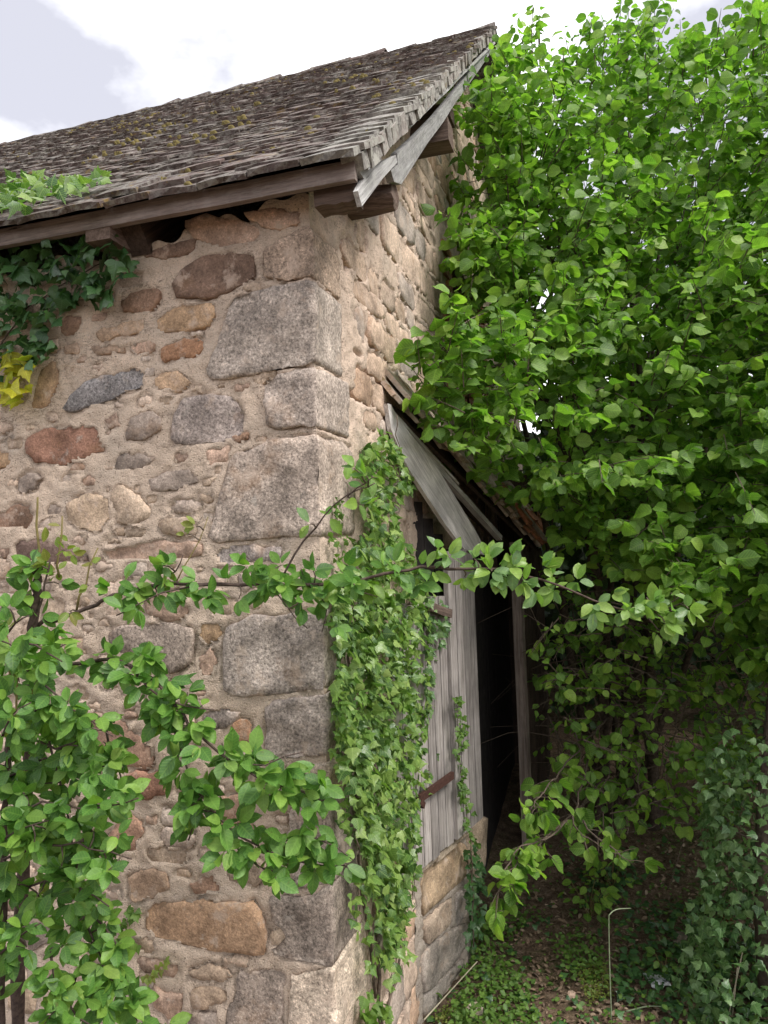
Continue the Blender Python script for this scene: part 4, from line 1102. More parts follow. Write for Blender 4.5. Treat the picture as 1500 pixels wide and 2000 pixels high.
# ------------------------------------------------------------------ ivy
def in_poly_px(poly, n):
    poly = np.asarray(poly, float); lo, hi = poly.min(0), poly.max(0); out = np.zeros((0, 2))
    while len(out) < n:
        p = RNG.uniform(lo, hi, (n * 2, 2)); out = np.vstack([out, p[inside(poly, p)]])
    return out[:n]
def ivy_on(fr, poly, n, size, offs, parent, mat, n_single, droop=.7, facing=None):
    pts = in_poly_px(poly, n); pos, d, nn, sz = [], [], [], []
    for x, y in pts:
        o = RNG.beta(1.3, 1.6) * offs + .004; x += 15 * mnoise.noise(Vector((x / 30, y / 34, 2.0))); y += 15 * mnoise.noise(Vector((x / 30, y / 34, 9.0)))
        p = hit(x, y, fr.o + fr.n * o, fr.n)
        dv = nrm(-Z3 * droop + fr.ax * RNG.normal(0, .75) + fr.n * RNG.uniform(-.1, .8) + RNG.normal(0, .35, 3))
        nv = nrm(fr.n * .6 + Z3 * .6 + RNG.normal(0, .6, 3) + TOCAM(p) * .2)
        pos.append(p); d.append(dv); nn.append(nv); sz.append(size * RNG.uniform(.4, 1.25))
    return foliage('ivy', mat, pos, np.array(d), np.array(nn), sz, parent, n_single)
def ivy_stem(parent, fr, pts, r=.004, off=.01):
    P = np.array([hit(x, y, fr.o + fr.n * off, fr.n) for x, y in pts]); S = spline(P, 4 * len(P)) + RNG.normal(0, .004, (4 * len(P), 3))
    v, f = tube(S, np.linspace(r, r * .4, len(S)), 6); obj('stem', v, f, M_TWIG, parent, smooth=True)
IVYPOLY = [(705, 870), (735, 868), (742, 838), (762, 842), (770, 870), (792, 880), (796, 920), (805, 955), (770, 985), (775, 1030), (800, 1075), (815, 1120), (842, 1150), (852, 1190), (850, 1250), (836, 1290), (838, 1340), (832, 1420), (828, 1500), (818, 1560), (815, 1640), (800, 1700), (800, 1755), (790, 1800), (780, 1850), (762, 1885), (752, 1870), (742, 1790), (722, 1740), (710, 1680), (694, 1580), (668, 1500), (655, 1420), (655, 1300), (648, 1200), (655, 1100), (660, 1090), (700, 1085), (705, 1040), (720, 1010), (710, 960)]
ivy = empty('climbing_ivy', GABLE.w(.55, 0, .02), 'thick sheet of glossy ivy hanging down the gable wall beside the wooden hatch', 'ivy', None)
ivy_on(GABLE, IVYPOLY, 4300, .038, .10, ivy, M_IVY, 280)
ivy_stem(ivy, GABLE, [(745, 2020), (740, 1850), (730, 1650), (735, 1400), (740, 1150), (748, 850)], .007)
ivy_stem(ivy, GABLE, [(735, 1950), (700, 1650), (690, 1400), (665, 1150)], .005)
ivy_stem(ivy, GABLE, [(750, 2000), (780, 1850), (785, 1600), (800, 1300), (820, 1180)], .005)
for xs_, y0_, y1_ in ((672, 1480, 1640), (700, 1690, 1830), (728, 1780, 1900), (765, 1850, 1930), (805, 1640, 1790), (832, 1330, 1560), (845, 1230, 1400), (788, 1780, 1880), (660, 1380, 1500), (775, 870, 960)):
    ivy_stem(ivy, GABLE, [(xs_, y0_ - 60), (xs_ + 4, (y0_ + y1_) / 2), (xs_ + RNG.normal(0, 6), y1_)], .002, .05)
    ivy_on(Frame(GABLE.o + NG * .03, GABLE.ax, GABLE.n), [(xs_ - 14, y0_), (xs_ + 14, y0_), (xs_ + 8, y1_), (xs_ - 8, y1_)], 34, .032, .05, ivy, M_IVY, 0)
pts = in_poly_px([(652, 960), (680, 955), (672, 1010), (690, 1080), (655, 1095), (648, 1030)], 60)
ivy_on(GABLE, [(652, 960), (680, 955), (672, 1010), (690, 1080), (655, 1095), (648, 1030)], 60, .022, .03, ivy, M_IVYYE if False else M_WEED, 10)
ivy_on(DOORF, [(838, 1165), (866, 1175), (872, 1240), (845, 1275), (835, 1400), (828, 1380)], 150, .042, .09, ivy, M_IVYGR, 15)
di = empty('ivy_strand', DOORF.w(.30, .58, .07), 'narrow strand of small ivy climbing the crack between the hatch boards', 'ivy')
ivy_on(Frame(P0 + DOORF.n * .06, DD, DOORF.n), [(886, 1368), (905, 1365), (910, 1420), (905, 1480), (918, 1540), (920, 1600), (932, 1650), (915, 1640), (900, 1570), (892, 1480), (890, 1420)], 190, .025, .03, di, M_WEED, 120)
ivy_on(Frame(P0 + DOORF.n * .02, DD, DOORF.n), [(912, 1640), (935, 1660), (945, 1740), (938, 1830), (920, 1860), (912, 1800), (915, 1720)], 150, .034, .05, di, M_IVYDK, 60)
ivy_stem(di, Frame(P0 + DOORF.n * .06, DD, DOORF.n), [(925, 1850), (922, 1700), (912, 1580), (896, 1460), (895, 1370)], .003)
ev = empty('eave_ivy', FRONT.w(1.0, 2.5, .02), 'dark ivy with a few yellow leaves spreading under the eave', 'ivy')
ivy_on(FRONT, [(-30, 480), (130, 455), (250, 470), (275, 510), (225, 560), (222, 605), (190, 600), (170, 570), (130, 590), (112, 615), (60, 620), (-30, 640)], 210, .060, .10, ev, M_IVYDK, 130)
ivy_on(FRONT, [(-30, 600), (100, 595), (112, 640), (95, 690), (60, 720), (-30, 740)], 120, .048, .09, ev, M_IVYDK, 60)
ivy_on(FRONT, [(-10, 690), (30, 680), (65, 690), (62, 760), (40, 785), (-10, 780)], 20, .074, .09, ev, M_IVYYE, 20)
ivy_stem(ev, FRONT, [(-30, 800), (-10, 700), (60, 600), (150, 540), (250, 490)], .004)
ri = empty('roof_ivy', hit(90, 385, E0, RN), 'bright ivy shoots creeping over the tiles above the eave', 'ivy')
pts = in_poly_px([(-40, 372), (30, 345), (60, 338), (85, 352), (150, 352), (200, 340), (205, 350), (150, 372), (90, 385), (50, 402), (-40, 412)], 190); ps_, d_, n_ = [], [], []
for x, y in pts:
    p = hit(x, y, E0 + RN * RNG.uniform(.03, .10), RN); ps_.append(p); d_.append(nrm(RNG.normal(0, .6, 3) + NL * .5 - Z3 * .1)); n_.append(nrm(RN * .7 + NL * .3 + RNG.normal(0, .4, 3)))
foliage('ivy', M_IVY, ps_, np.array(d_), np.array(n_), RNG.uniform(.03, .055, len(ps_)), ri, 150)
S = spline([hit(x, y, E0 + RN * .03, RN) for x, y in ((-60, 405), (40, 372), (120, 364), (200, 346))], 20); v, f = tube(S, .003, 6); obj('stem', v, f, M_TWIG, ri)
fi = empty('wall_foot_ivy', GABLE.w(.5, 0.3, .03), 'small clump of ivy leaves at the foot of the gable wall', 'ivy')
ivy_on(GABLE, [(705, 1950), (735, 1930), (758, 1960), (752, 2010), (712, 2020), (700, 1990)], 55, .036, .06, fi, M_WEED, 55)
ivy_stem(fi, GABLE, [(735, 2040), (732, 1985), (740, 1945)], .003)
w2 = empty('wall_weed', FRONT.w(.5, .7, .02), 'small clump of weeds growing out of a wall joint beside the big orange stone', 'weed')
ivy_on(FRONT, [(240, 1760), (265, 1780), (270, 1850), (255, 1870), (240, 1820)], 40, .026, .04, w2, M_WEED, 40)
ivy_on(FRONT, [(300, 1880), (330, 1860), (325, 1900), (300, 1930), (270, 1910)], 22, .024, .05, w2, M_YOUNG, 22)

# ------------------------------------------------------------------ hazel
hz = at(1190, 1620, 4.5); hazel = empty('hazel_bush', (hz[0], hz[1], gzn(hz[0], hz[1])), 'tall many-stemmed hazel with bright fresh leaves filling the space right of the roof', 'tree')
HBASE = np.array([hz[0], hz[1], gzn(hz[0], hz[1])])
CROWN = [(962, 118), (985, 95), (1010, 100), (1030, 70), (1050, 60), (1065, 110), (1085, 120), (1130, 105), (1160, 60), (1195, 40), (1230, 55), (1270, 70), (1300, 100), (1340, 100), (1395, 95), (1430, 75), (1470, 45), (1500, 80), (1700, 60), (2100, 200), (2100, 1300), (1700, 1420), (1480, 1330), (1400, 1230), (1320, 1170), (1220, 1130), (1120, 1080), (1070, 1040), (1000, 985), (930, 905), (870, 860), (840, 800), (818, 720), (808, 640), (850, 650), (890, 610), (935, 640), (985, 650), (960, 570), (920, 480), (885, 430), (866, 360), (880, 300), (905, 220), (925, 170)]
CROWN = np.array(CROWN, float)
stems = []
for k in range(13):
    tip_px = random.choice([(1000, 200), (1050, 60), (1120, 150), (1180, 60), (1230, 60), (1300, 150), (1400, 120), (1470, 60), (930, 400), (1550, 300), (1650, 500), (1100, 300), (1350, 300)]) if k >= 13 else \
        [(985, 190), (1050, 60), (1120, 160), (1170, 60), (1225, 60), (1300, 150), (1400, 120), (1470, 60), (935, 430), (1580, 300), (1680, 600), (1010, 620), (1350, 420)][k]
    tip = at(*tip_px, RNG.uniform(3.9, 4.9)); b = HBASE + np.array([RNG.normal(0, .14), RNG.normal(0, .14), -.05])
    mid = b * .55 + tip * .45 + np.array([RNG.normal(0, .08), RNG.normal(0, .1), .35])
    S = spline([b, mid, tip], 22) + RNG.normal(0, .008, (22, 3)); stems.append(S)
    v, f = tube(S, np.linspace(RNG.uniform(.020, .034), .004, 22), 8, True, .05); obj('trunk', v, f, M_BARK, hazel, smooth=True)
STEMP = np.concatenate(stems)
pos, dd, nn, ss = [], [], [], []
TW = MB()
def spray(p, ax, ln, nl, size, twig_from=None):
    ax = nrm(np.asarray(ax, float)); side = nrm(np.cross(ax, Z3) + 1e-3)
    S = np.array([p + ax * ln * t - Z3 * .10 * ln * t * t for t in np.linspace(0, 1, 5)])
    v, f = tube(S, [.0028, .0025, .002, .0016, .001], 4, False); TW.add(v, f)
    for k in range(nl):
        t = (k + .6) / nl; q = S[0] + (S[-1] - S[0]) * t; sg = 1 if k % 2 else -1
        dv = nrm(ax * .55 + side * sg * .8 + np.array([0, 0, -.45]) + RNG.normal(0, .3, 3))
        nv = nrm(Z3 * .6 + TOCAM(q) * .3 + RNG.normal(0, .55, 3) + side * sg * .25)
        pos.append(q + dv * .012); dd.append(dv); nn.append(nv); ss.append(size * RNG.uniform(.4, 1.3))
    if twig_from is not None:
        c = twig_from; m = (c + p) / 2 + np.array([0, 0, .06]); v, f = tube(spline([c, m, p], 7), np.linspace(.0042, .0022, 7), 4, False); TW.add(v, f)
def zfront(x, y):
    a = np.interp(y, [0, 250, 600, 900, 1200, 1500], [3.9, 3.6, 3.15, 2.95, 3.0, 3.0])
    return a + .25 * np.interp(x, [850, 1000], [1, 0]) - .3 * sm(1250, 1600, x) + .22 * mnoise.noise(Vector((x / 170, y / 170, 3.0)))
CN = C0 + NG * .0
n_ok = 0
px = in_poly_px(CROWN, 16000)
for x, y in px:
    if n_ok >= 3700: break
    zf = zfront(x, y); dep = zf + RNG.gamma(1.7, .42)
    if dep > 6.2: continue
    p = at(x, y, dep)
    g = (p - C0) @ NG; s_ = (p - C0) @ G
    if g < .10 and s_ < 5: continue
    if s_ < 3.2 and g < .36 and p[2] > roof_z(s_) - .25: continue
    if ((p - RA) @ ln_ < .08) and g < .95 and s_ < 2.6: continue
    if 800 < x < 1080 and y > 800 + (x - 830) * .95: continue
    hole = mnoise.noise(Vector((p[0] * 2.3, p[1] * 2.3, p[2] * 2.3 + 7)))
    if hole < -.30: continue
    n_ok += 1
    j = np.argmin(np.linalg.norm(STEMP - (p - np.array([0, 0, .25])), axis=1)); c = STEMP[j]
    out = nrm(p - c + np.array([0, -.12, .05])); ax = nrm(out * .7 + np.array([0, -.3, .12]) + RNG.normal(0, .35, 3))
    spray(p, ax, RNG.uniform(.10, .24), RNG.integers(7, 12), .060, c if np.linalg.norm(p - c) < .55 and RNG.random() < .5 else None)
# the far side of the crown
for x, y in in_poly_px([(980, 420), (1420, 420), (1560, 900), (1350, 960), (1050, 880)], 420):
    p = at(x, y, RNG.uniform(5.2, 6.4))
    if (p - C0) @ NG > .4: spray(p, RNG.normal(0, 1, 3) + np.array([0, -.3, .2]), RNG.uniform(.14, .28), RNG.integers(7, 11), .10, None)
INNER = CROWN + (np.array([1180, 700]) - CROWN) * .10
for x, y in in_poly_px(INNER, 1500):
    if y < 170 or y > 1080: continue
    p = at(x, y, RNG.uniform(4.9, 6.0)); g = (p - C0) @ NG
    if g < .4: continue
    if RNG.random() < .10: continue
    spray(p, RNG.normal(0, 1, 3) + np.array([0, -.3, .3]), RNG.uniform(.12, .26), RNG.integers(7, 11), .085, None)
# the side against the roof verge and the loft opening
for x, y in in_poly_px([(965, 115), (1010, 110), (1060, 400), (1020, 620), (960, 620), (925, 490), (880, 430), (868, 370), (885, 300), (905, 225), (930, 165)], 330):
    p = at(x, y, RNG.uniform(3.45, 4.35)); g = (p - C0) @ NG
    if g < .30: continue
    j = np.argmin(np.linalg.norm(STEMP - p, axis=1)); spray(p, np.array([-.35, -.3, .3]) + RNG.normal(0, .4, 3), RNG.uniform(.08, .2), RNG.integers(7, 11), .060, STEMP[j] if RNG.random() < .12 else None)
for x, y in in_poly_px([(885, 430), (1000, 420), (1010, 640), (925, 650), (905, 560), (890, 500)], 70):
    spray(at(x, y, RNG.uniform(3.3, 3.8)), np.array([-.3, -.3, .2]) + RNG.normal(0, .4, 3), RNG.uniform(.07, .16), RNG.integers(5, 9), .058, None)
# upright leaders that break the skyline
for x, y0, y1, Y in ((1045, 130, 5, 4.2), (1058, 90, 20, 4.2), (1165, 120, 18, 4.3), (1208, 110, 2, 4.3), (1228, 120, 45, 4.3), (1262, 140, 55, 4.2), (1475, 110, 12, 4.0), (1462, 110, 30, 4.1), (1432, 140, 62, 4.1), (985, 150, 85, 4.1), (1000, 160, 95, 4.1), (1100, 170, 100, 4.2), (1332, 170, 92, 4.2), (1385, 170, 90, 4.1), (1135, 160, 90, 4.2), (1495, 120, 50, 4.0), (1290, 160, 95, 4.2)):
    a, b = at(x - 4, y0, Y), at(x + RNG.normal(0, 4), y1, Y); ln = np.linalg.norm(b - a)
    v, f = tube(spline([a, (a + b) / 2 + RNG.normal(0, .012, 3), b], 7), np.linspace(.005, .0016, 7), 5); TW.add(v, f)
    for k in range(int(ln / .018)):
        t = (k + .5) / int(ln / .018); q = a + (b - a) * t; an = RNG.uniform(0, 6.28)
        dv = nrm(np.array([math.cos(an), math.sin(an), .15 - .5 * (1 - t)])); pos.append(q + dv * .012); dd.append(dv)
        nn.append(nrm(Z3 * .7 + RNG.normal(0, .4, 3) + TOCAM(q) * .3)); ss.append((.062 - .02 * t) * RNG.uniform(.7, 1.2))
# low boughs reaching out in front of the dark hollow
def bough(pts, size=.07, dens=1.0, r=.005):
    P = np.array([at(*q) for q in pts]); seg = np.sum(np.linalg.norm(np.diff(P, axis=0), axis=1)); n = max(8, int(seg / .04)); S = spline(P, n) + RNG.normal(0, .004, (n, 3))
    v, f = tube(S, np.linspace(r, r * .3, n), 6); obj('bough', v, f, M_TWIG, hazel, smooth=True)
    m = int(seg / .034 * dens)
    for k in range(m):
        t = .12 + .88 * (k + RNG.uniform(0, 1)) / m; i = min(n - 2, int(t * (n - 1))); ax = nrm(S[i + 1] - S[i]); side = nrm(np.cross(ax, Z3) + RNG.normal(0, .35, 3)); sg = 1 if RNG.random() < .5 else -1
        q0 = S[i]; ln = RNG.uniform(.01, .09); q1 = q0 + nrm(ax * .5 + side * sg * .9 + RNG.normal(0, .3, 3)) * ln - Z3 * ln * .25
        v, f = tube([q0, (q0 + q1) / 2 + Z3 * .004, q1], [.0018, .0015, .001], 4, False); TW.add(v, f)
        for r_ in range(1 if ln < .04 else RNG.integers(2, 4)):
            qq = q0 + (q1 - q0) * RNG.uniform(.5, 1.0)
            dv = nrm(ax * RNG.normal(.3, .5) + side * sg * .5 - Z3 * .55 + RNG.normal(0, .4, 3)); pos.append(qq + dv * .010); dd.append(dv)
            nn.append(nrm(Z3 * .5 + TOCAM(S[i]) * .4 + RNG.normal(0, .5, 3))); ss.append(size * RNG.uniform(.4, 1.2))
BO = [[(1185, 1400, 3.9), (1100, 1500, 3.3), (1050, 1560, 3.0), (1040, 1600, 2.95)], [(1180, 1520, 3.6), (1090, 1620, 3.1), (1010, 1660, 2.9), (975, 1740, 2.8), (965, 1800, 2.78)],
      [(1150, 1560, 3.4), (1050, 1650, 3.0), (1000, 1700, 2.85), (1000, 1750, 2.8)], [(1150, 1480, 3.5), (1120, 1600, 3.15), (1170, 1650, 3.05), (1230, 1680, 3.0)],
      [(1120, 1560, 3.3), (1150, 1620, 3.1), (1200, 1660, 3.0), (1240, 1690, 3.0)], [(1180, 1350, 4.0), (1270, 1440, 3.5), (1350, 1490, 3.3), (1410, 1530, 3.2)],
      [(1250, 1430, 3.7), (1330, 1440, 3.4), (1420, 1490, 3.2), (1500, 1520, 3.1)], [(1250, 1360, 3.8), (1290, 1340, 3.6), (1330, 1350, 3.5)], [(1150, 1330, 3.8), (1220, 1300, 3.6), (1310, 1345, 3.5)],
      [(1230, 1340, 3.9), (1120, 1310, 3.6), (1070, 1340, 3.4)], [(1460, 1240, 3.6), (1400, 1290, 3.4), (1385, 1350, 3.4)], [(1350, 1430, 3.6), (1400, 1440, 3.5), (1470, 1470, 3.3), (1530, 1480, 3.2)],
      [(1260, 1540, 3.6), (1230, 1580, 3.4), (1225, 1630, 3.3)], [(1180, 1460, 3.7), (1240, 1480, 3.5), (1250, 1570, 3.4)], [(1300, 1560, 3.6), (1340, 1600, 3.5), (1360, 1640, 3.4)], [(1500, 1150, 3.2), (1420, 1190, 3.1), (1380, 1230, 3.1)],
      [(1500, 1530, 3.1), (1440, 1545, 3.1), (1390, 1540, 3.1)], [(1120, 1420, 3.6), (1135, 1480, 3.5), (1130, 1560, 3.4)], [(1180, 1260, 3.9), (1110, 1240, 3.7), (1080, 1290, 3.6)], [(1460, 1330, 3.7), (1440, 1400, 3.6), (1430, 1450, 3.5)]]
for k, b in enumerate(BO): bough(b, .066 if k < 5 else .052, .85)
for x, y in in_poly_px([(1060, 1120), (1500, 1180), (1500, 1560), (1380, 1620), (1180, 1600), (1080, 1480)], 330):
    spray(at(x, y, RNG.uniform(3.3, 4.5)), RNG.normal(0, 1, 3) * np.array([1, .6, .4]), RNG.uniform(.06, .2), RNG.integers(3, 7), .048, None)
# bright sprays near the gable
for k in range(90):
    x, y = in_poly_px([(815, 650), (850, 670), (905, 605), (960, 640), (1040, 640), (1060, 760), (1000, 860), (930, 900), (860, 850), (825, 780)], 1)[0]
    p = at(x, y, RNG.uniform(2.75, 3.05))
    if (p - C0) @ NG < .12 or y > 790 + (x - 830) * .95: continue
    j = np.argmin(np.linalg.norm(STEMP - p, axis=1)); spray(p, np.array([-.3, -.35, .35]) + RNG.normal(0, .35, 3), RNG.uniform(.08, .18), RNG.integers(6, 10), .060, STEMP[j] if k % 9 == 0 else None)
TW.build('twigs', M_TWIG, hazel, centre=False, kind='stuff')
# dead tangle below the crown
TG = MB()
for k in range(150):
    a = at(RNG.uniform(1060, 1420), RNG.uniform(1150, 1560), RNG.uniform(3.9, 4.8)); b = a + np.array([RNG.normal(0, .35), RNG.normal(0, .25), RNG.normal(-.1, .3)])
    b[2] = max(b[2], gzn(b[0], b[1]))
    v, f = tube(spline([a, (a + b) / 2 + RNG.normal(0, .07, 3), b], 7), np.linspace(.004, .0015, 7), 4, False); TG.add(v, f)
TG.build('dead_twigs', M_TWIG, hazel, centre=False, kind='stuff')
foliage('hazel', M_HAZEL, pos, np.array(dd), np.array(nn), ss, hazel, 295)

# ------------------------------------------------------------------ hedge and trees behind
def leaf_mass(name, boxes, n, size, mat, kind='hazel'):
    P, D, N = [], [], []
    for (c, r), k in zip(boxes, n):
        q = RNG.normal(0, 1, (k, 3)); q = nrm(q) * (RNG.uniform(.35, 1, (k, 1)) ** .5) * np.array(r) + np.array(c); P.append(q)
        D.append(nrm(RNG.normal(0, .6, (k, 3)) + np.array([0, -.3, -.6]))); N.append(nrm(RNG.normal(0, .5, (k, 3)) + np.array([0, -.6, .6])))
    P = np.concatenate(P); D = np.concatenate(D); N = np.concatenate(N)
    ok = (P[:, 2] > .1) & ~(((P - C0) @ NG < .15) & ((P - C0) @ G < 5.2))
    P, D, N = P[ok], D[ok], N[ok]
    return P, D, N, RNG.uniform(.6, 1.2, len(P)) * size
P, D, N, S = leaf_mass('hedge', [((1.2, 6.5, 1.2), (1.5, .9, 1.9)), ((2.8, 6.2, 1.3), (1.4, 1.0, 2.0)), ((4.2, 5.4, 1.3), (1.2, 1.3, 2.0)), ((.6, 7.2, 2.2), (1.2, .8, 2.2)), ((3.6, 4.2, .9), (.8, 1.3, 1.7))], (2600, 2600, 2200, 1500, 1500), .10, M_HEDGE)  # masses at the far right are added out of view to block light
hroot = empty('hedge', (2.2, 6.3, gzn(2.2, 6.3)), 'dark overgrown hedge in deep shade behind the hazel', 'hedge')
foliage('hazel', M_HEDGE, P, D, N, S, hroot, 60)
mbk = MB()
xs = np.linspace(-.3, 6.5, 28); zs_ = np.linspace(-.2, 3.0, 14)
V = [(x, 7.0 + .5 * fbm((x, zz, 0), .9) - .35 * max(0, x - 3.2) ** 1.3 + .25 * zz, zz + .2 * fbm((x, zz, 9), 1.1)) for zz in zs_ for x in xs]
obj('hedge_shade_backing', V, [(j * 28 + i, j * 28 + i + 1, (j + 1) * 28 + i + 1, (j + 1) * 28 + i) for j in range(13) for i in range(27)], mat_plain('hedge_shade', (.010, .016, .008), (.024, .034, .016), 14), hroot)  # dark backing sheet with the hedge's inner shade put into its colour

# ------------------------------------------------------------------ ivy mound and old trunk at the right edge
stump_p = at(1500, 1700, 2.9); tb = np.array([stump_p[0], stump_p[1], gzn(stump_p[0], stump_p[1])])
stump = empty('ivy_stump', tb, 'weathered trunk at the right edge smothered in grey-green ivy', 'tree stump')
S = spline([tb - Z3 * .05, tb + np.array([.02, .05, .6]), at(1512, 1230, 3.1) + np.array([0.02, 0, 0])], 14)
v, f = tube(S, np.linspace(.06, .02, 14), 10, True, .06); obj('trunk', v, f, M_BARK, stump, smooth=True)
P = []
for k in range(2600):
    t = RNG.beta(1.0, 1.25); zz = t * 1.0; a = RNG.uniform(0, 6.28); r = (.30 - .13 * t) * math.sqrt(RNG.uniform(.45, 1)) * (1 + .35 * mnoise.noise(Vector((math.cos(a) * 1.5, math.sin(a) * 1.5, zz * 3))))
    zz *= 1 + .35 * mnoise.noise(Vector((math.cos(a) * 1.2, math.sin(a) * 1.2, 4.0))); P.append(tb + np.array([math.cos(a) * r * 1.1, math.sin(a) * r * 1.1, zz + .02]))
P = np.array(P); out = nrm((P - tb) * np.array([1, 1, 0]))
foliage('ivy', M_IVYGR, P, nrm(-Z3 * .6 + out * .35 + RNG.normal(0, .6, P.shape)), nrm(out * .6 + Z3 * .5 + RNG.normal(0, .6, P.shape)), RNG.uniform(.022, .044, len(P)), stump, 220)

# ------------------------------------------------------------------ ground cover
def ground_pts(n, poly, free=False):
    q = in_poly_px(poly, n); out = []
    for x, y in q:
        d = ray(x, y); t = EYE[2] / max(1e-3, -d[2])
        for _ in range(6):
            p = EYE + d * t; t = (EYE[2] - float(gz(p[0], p[1]))) / max(1e-3, -d[2])
        p = EYE + d * t
        if not free and ((p - C0) @ NG < .03 or ((p - P0) @ DOORF.n < .02 and (p - P0) @ DD < .6) or t > 7): continue
        p[2] = gzn(p[0], p[1]); out.append(p)
    return np.array(out)
def ground_at(x, y): return ground_pts(40, [(x - 2, y - 2), (x + 2, y - 2), (x + 2, y + 2), (x - 2, y + 2)], True)[0]
GP = [(840, 1990), (935, 1850), (950, 1700), (1060, 1660), (1450, 1600), (1600, 1700), (1600, 2080), (830, 2080)]
P = ground_pts(3800, GP); n = len(P)
o = foliage('dead', M_DEAD, P + Z3 * RNG.uniform(.003, .016, (n, 1)), nrm(RNG.normal(0, 1, (n, 3)) * np.array([1, 1, .12])), nrm(Z3 + RNG.normal(0, .35, (n, 3))), RNG.uniform(.010, .034, n), None, 0, rest_name='leaf_litter'); tag(o, kind='stuff')
def weeds(name, polys, n, size, h, mat, kind='weed'):
    Q = np.concatenate([ground_pts(m, p) for p, m in zip(polys, n)]); m = len(Q); hh = RNG.uniform(0, 1, (m, 1)) * h
    o = foliage(kind, mat, Q + Z3 * (hh + .01), nrm(RNG.normal(0, 1, (m, 3)) * np.array([1, 1, .3]) + Z3 * .1), nrm(Z3 * 1.0 + RNG.normal(0, .35, (m, 3)) + np.array([0, -.3, 0])), RNG.uniform(.6, 1.3, m) * size, None, 0, rest_name=name); tag(o, kind='stuff')
weeds('ground_weeds', [[(880, 2010), (905, 1920), (960, 1880), (1010, 1910), (1040, 1960), (1060, 2040), (880, 2040)], [(1080, 1850), (1140, 1830), (1190, 1870), (1170, 1930), (1100, 1930)], [(930, 1830), (1000, 1780), (1040, 1800), (980, 1870), (920, 1900)], GP], (900, 260, 260, 1300), .022, .07, M_WEED)
weeds('ground_ivy', [[(1220, 1780), (1450, 1760), (1520, 1900), (1500, 2060), (1330, 2000), (1200, 1960)], [(1110, 1720), (1240, 1680), (1250, 1760), (1150, 1790)], GP], (800, 160, 320), .032, .06, M_IVYDK, 'ivy')
weeds('moss_patch', [[(1120, 1900), (1180, 1880), (1200, 1950), (1150, 1970)], [(840, 2000), (890, 1960), (950, 2040)]], (700, 400), .010, .025, M_YOUNG)
# a small seedling in the middle of the clearing
def plantlet(name, label, x, y, n, size, mat, kind='weed', h=.08, r=.07):
    Q = ground_at(x, y)
    e = empty(name, Q, label, 'plant'); a = RNG.uniform(0, 6.28, n); rr = r * np.sqrt(RNG.uniform(.05, 1, n)); zz = RNG.uniform(.25, 1, n) * h
    P = Q + np.stack([np.cos(a) * rr, np.sin(a) * rr, zz], 1); d = nrm(np.stack([np.cos(a), np.sin(a), -.2 + 0 * a], 1) + RNG.normal(0, .25, (n, 3)))
    foliage(kind, mat, P, d, nrm(Z3 + RNG.normal(0, .3, (n, 3)) + np.array([0, -.4, 0])), RNG.uniform(.7, 1.2, n) * size, e, 300)
    mb = MB()
    for p in P[::2]: v, f = tube([Q - Z3 * .01, (Q + p) / 2 + Z3 * .01, p], .0015, 4, False); mb.add(v, f)
    mb.build('stem', M_SHOOT, e)
plantlet('seedling', 'pale green seedling beside the white scrap on the ground', 1298, 1912, 14, .045, M_WEED, h=.09, r=.05)
plantlet('bramble_plant', 'dark bramble shoot growing on the shaded soil under the hazel boughs', 1150, 1790, 34, .05, M_HAZEL, h=.16, r=.12)
plantlet('bramble_plant', 'taller weed on the shaded soil between the bramble and the ivy', 1195, 1735, 26, .05, M_HAZEL, h=.18, r=.12)
plantlet('dock_plant', 'broad-leaved weed at the foot of the low hatch wall', 925, 1850, 20, .06, M_WEED, h=.14, r=.08)
# stones, scraps, stalks
def pebble(name, label, x, y, size, col, cat='stone'):
    c = ground_at(x, y); V, f = [], []; nu_, nv_ = 10, 6; sd = random.random() * 90
    for j in range(nv_ + 1):
        for i in range(nu_):
            a = 2 * math.pi * i / nu_; b = math.pi * j / nv_; d = np.array([math.cos(a) * math.sin(b), math.sin(a) * math.sin(b), math.cos(b)])
            d = np.sign(d) * np.abs(d) ** .75
            V.append(c + d * np.array(size) * (1 + .28 * fbm(d + sd, 1.6)) + Z3 * size[2] * .45)
    for j in range(nv_):
        for i in range(nu_): f.append((j * nu_ + i, (j + 1) * nu_ + i, (j + 1) * nu_ + (i + 1) % nu_, j * nu_ + (i + 1) % nu_))
    o = obj(name, V, f, M_STONE, None, color=col); tag(o, label, cat)
pebble('pale_stone', 'pale angular stone lying on the weeds by the low wall', 926, 1978, (.036, .03, .022), (.55, .46, .38))
pebble('flat_stone', 'flat brownish stone slab half buried beside the ivy', 1340, 1835, (.06, .05, .02), (.22, .18, .14))
pebble('small_stone', 'small pinkish stone in the middle of the leaf litter', 1118, 1948, (.018, .02, .012), (.40, .29, .22))
c = ground_at(1285, 1925); V = []; n = 7
for j in range(n):
    for i in range(n): V.append(c + np.array([(i - 3) * .014 + RNG.normal(0, .004), (j - 3) * .016 + RNG.normal(0, .004), .018 + .018 * fbm((i * .5, j * .5, 2), 1.6) + RNG.normal(0, .005)]))
o = obj('litter_scrap', V, [(j * n + i, j * n + i + 1, (j + 1) * n + i + 1, (j + 1) * n + i) for j in range(n - 1) for i in range(n - 1)], M_PLASTIC); tag(o, 'crumpled white scrap of plastic lying in the leaf litter', 'litter')
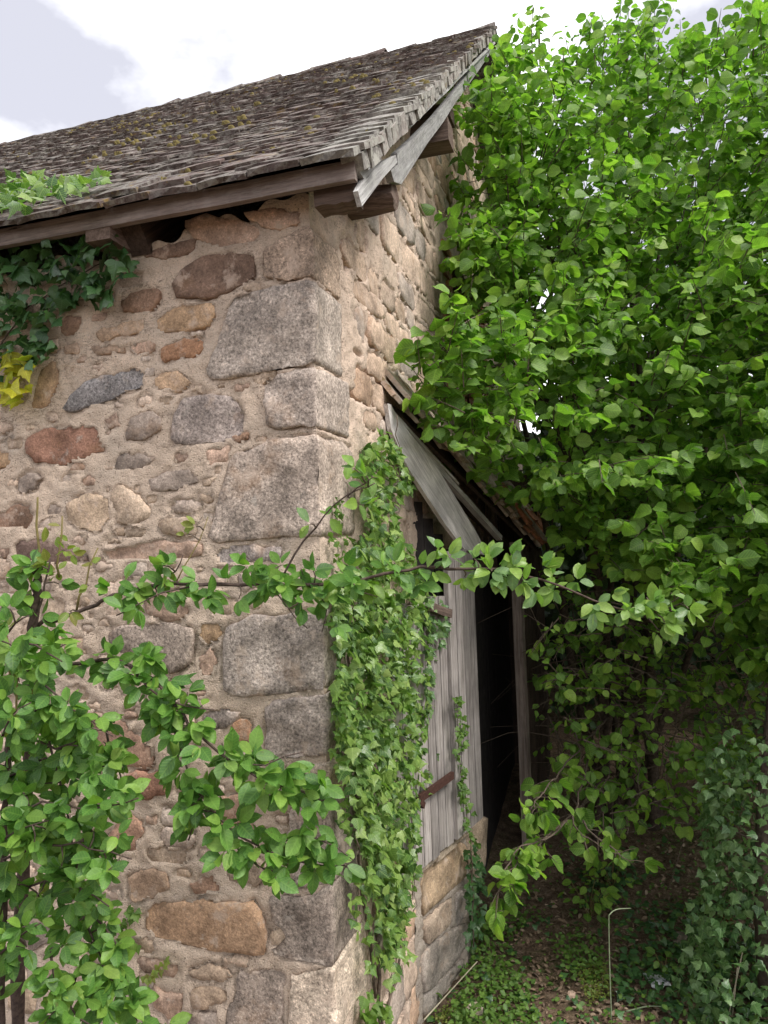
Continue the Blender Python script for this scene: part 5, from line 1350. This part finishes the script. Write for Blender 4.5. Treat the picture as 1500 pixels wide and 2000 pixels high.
def stalk(name, label, pts, r, mat, cat='stalk'):
    S = spline(pts, 18); v, f = tube(S, np.linspace(r, r * .7, 18), 6); o = obj(name, v, f, mat, None, smooth=True); tag(o, label, cat)
g0 = ground_at(1196, 2010); k = g0[1]
stalk('bent_cane', 'upright pale green cane bent over at its top', [g0 - Z3 * .02, at(1191, 1900, k), at(1189, 1800, k), at(1192, 1785, k), at(1205, 1776, k + .02), at(1232, 1774, k + .05)], .0026, M_CANE)
a, b = ground_at(1222, 1988), ground_at(1322, 1975)
stalk('grass_stalk', 'pale green stalk lying flat on the ground before the bent cane', [a + Z3 * .015, (a + b) / 2 + Z3 * .03, b + Z3 * .015], .003, M_CANE)
a = ground_at(838, 2000) if False else P0 + DOORF.n * .06 + Z3 * .02; b = ground_at(932, 1880) + Z3 * .12
stalk('dry_straw', 'thin dry straw leaning across the foot of the low wall', [at(828, 1992, 2.82), at(880, 1935, 2.95), at(932, 1878, 3.05)], .003, M_STRAW)
g1 = ground_at(1398, 1880); hd = at(1418, 1792, g1[1])
sh = empty('seed_head', g1, 'dried brown seed head on a thin leaning stalk before the ivy', 'plant')
v, f = tube(spline([g1, (g1 + hd) / 2 + np.array([.01, 0, 0]), hd], 10), .0025, 5); obj('stalk', v, f, M_STRAW, sh)
mb = MB()
for k in range(90):
    d = nrm(RNG.normal(0, 1, 3)); c = hd + d * np.array([.022, .02, .036]) * RNG.uniform(.4, 1); v, f = boxv(c, nrm(RNG.normal(0, 1, 3)), nrm(RNG.normal(0, 1, 3)), nrm(RNG.normal(0, 1, 3)), .010, .006, .006); mb.add(v, f)
mb.build('head', M_SEED, sh)
for k, ((x0, y0), (x1, y1)) in enumerate((((1422, 1990), (1450, 1860)), ((1430, 1985), (1440, 1890)))):
    a = ground_at(x0, y0); stalk('grass_stalk', ['dry stalk leaning at the foot of the ivy-covered trunk', 'second thinner dry stalk leaning against the ivy at the right'][k], [a, (a + at(x1, y1, a[1])) / 2, at(x1, y1, a[1] + .03)], .003, M_STRAW)
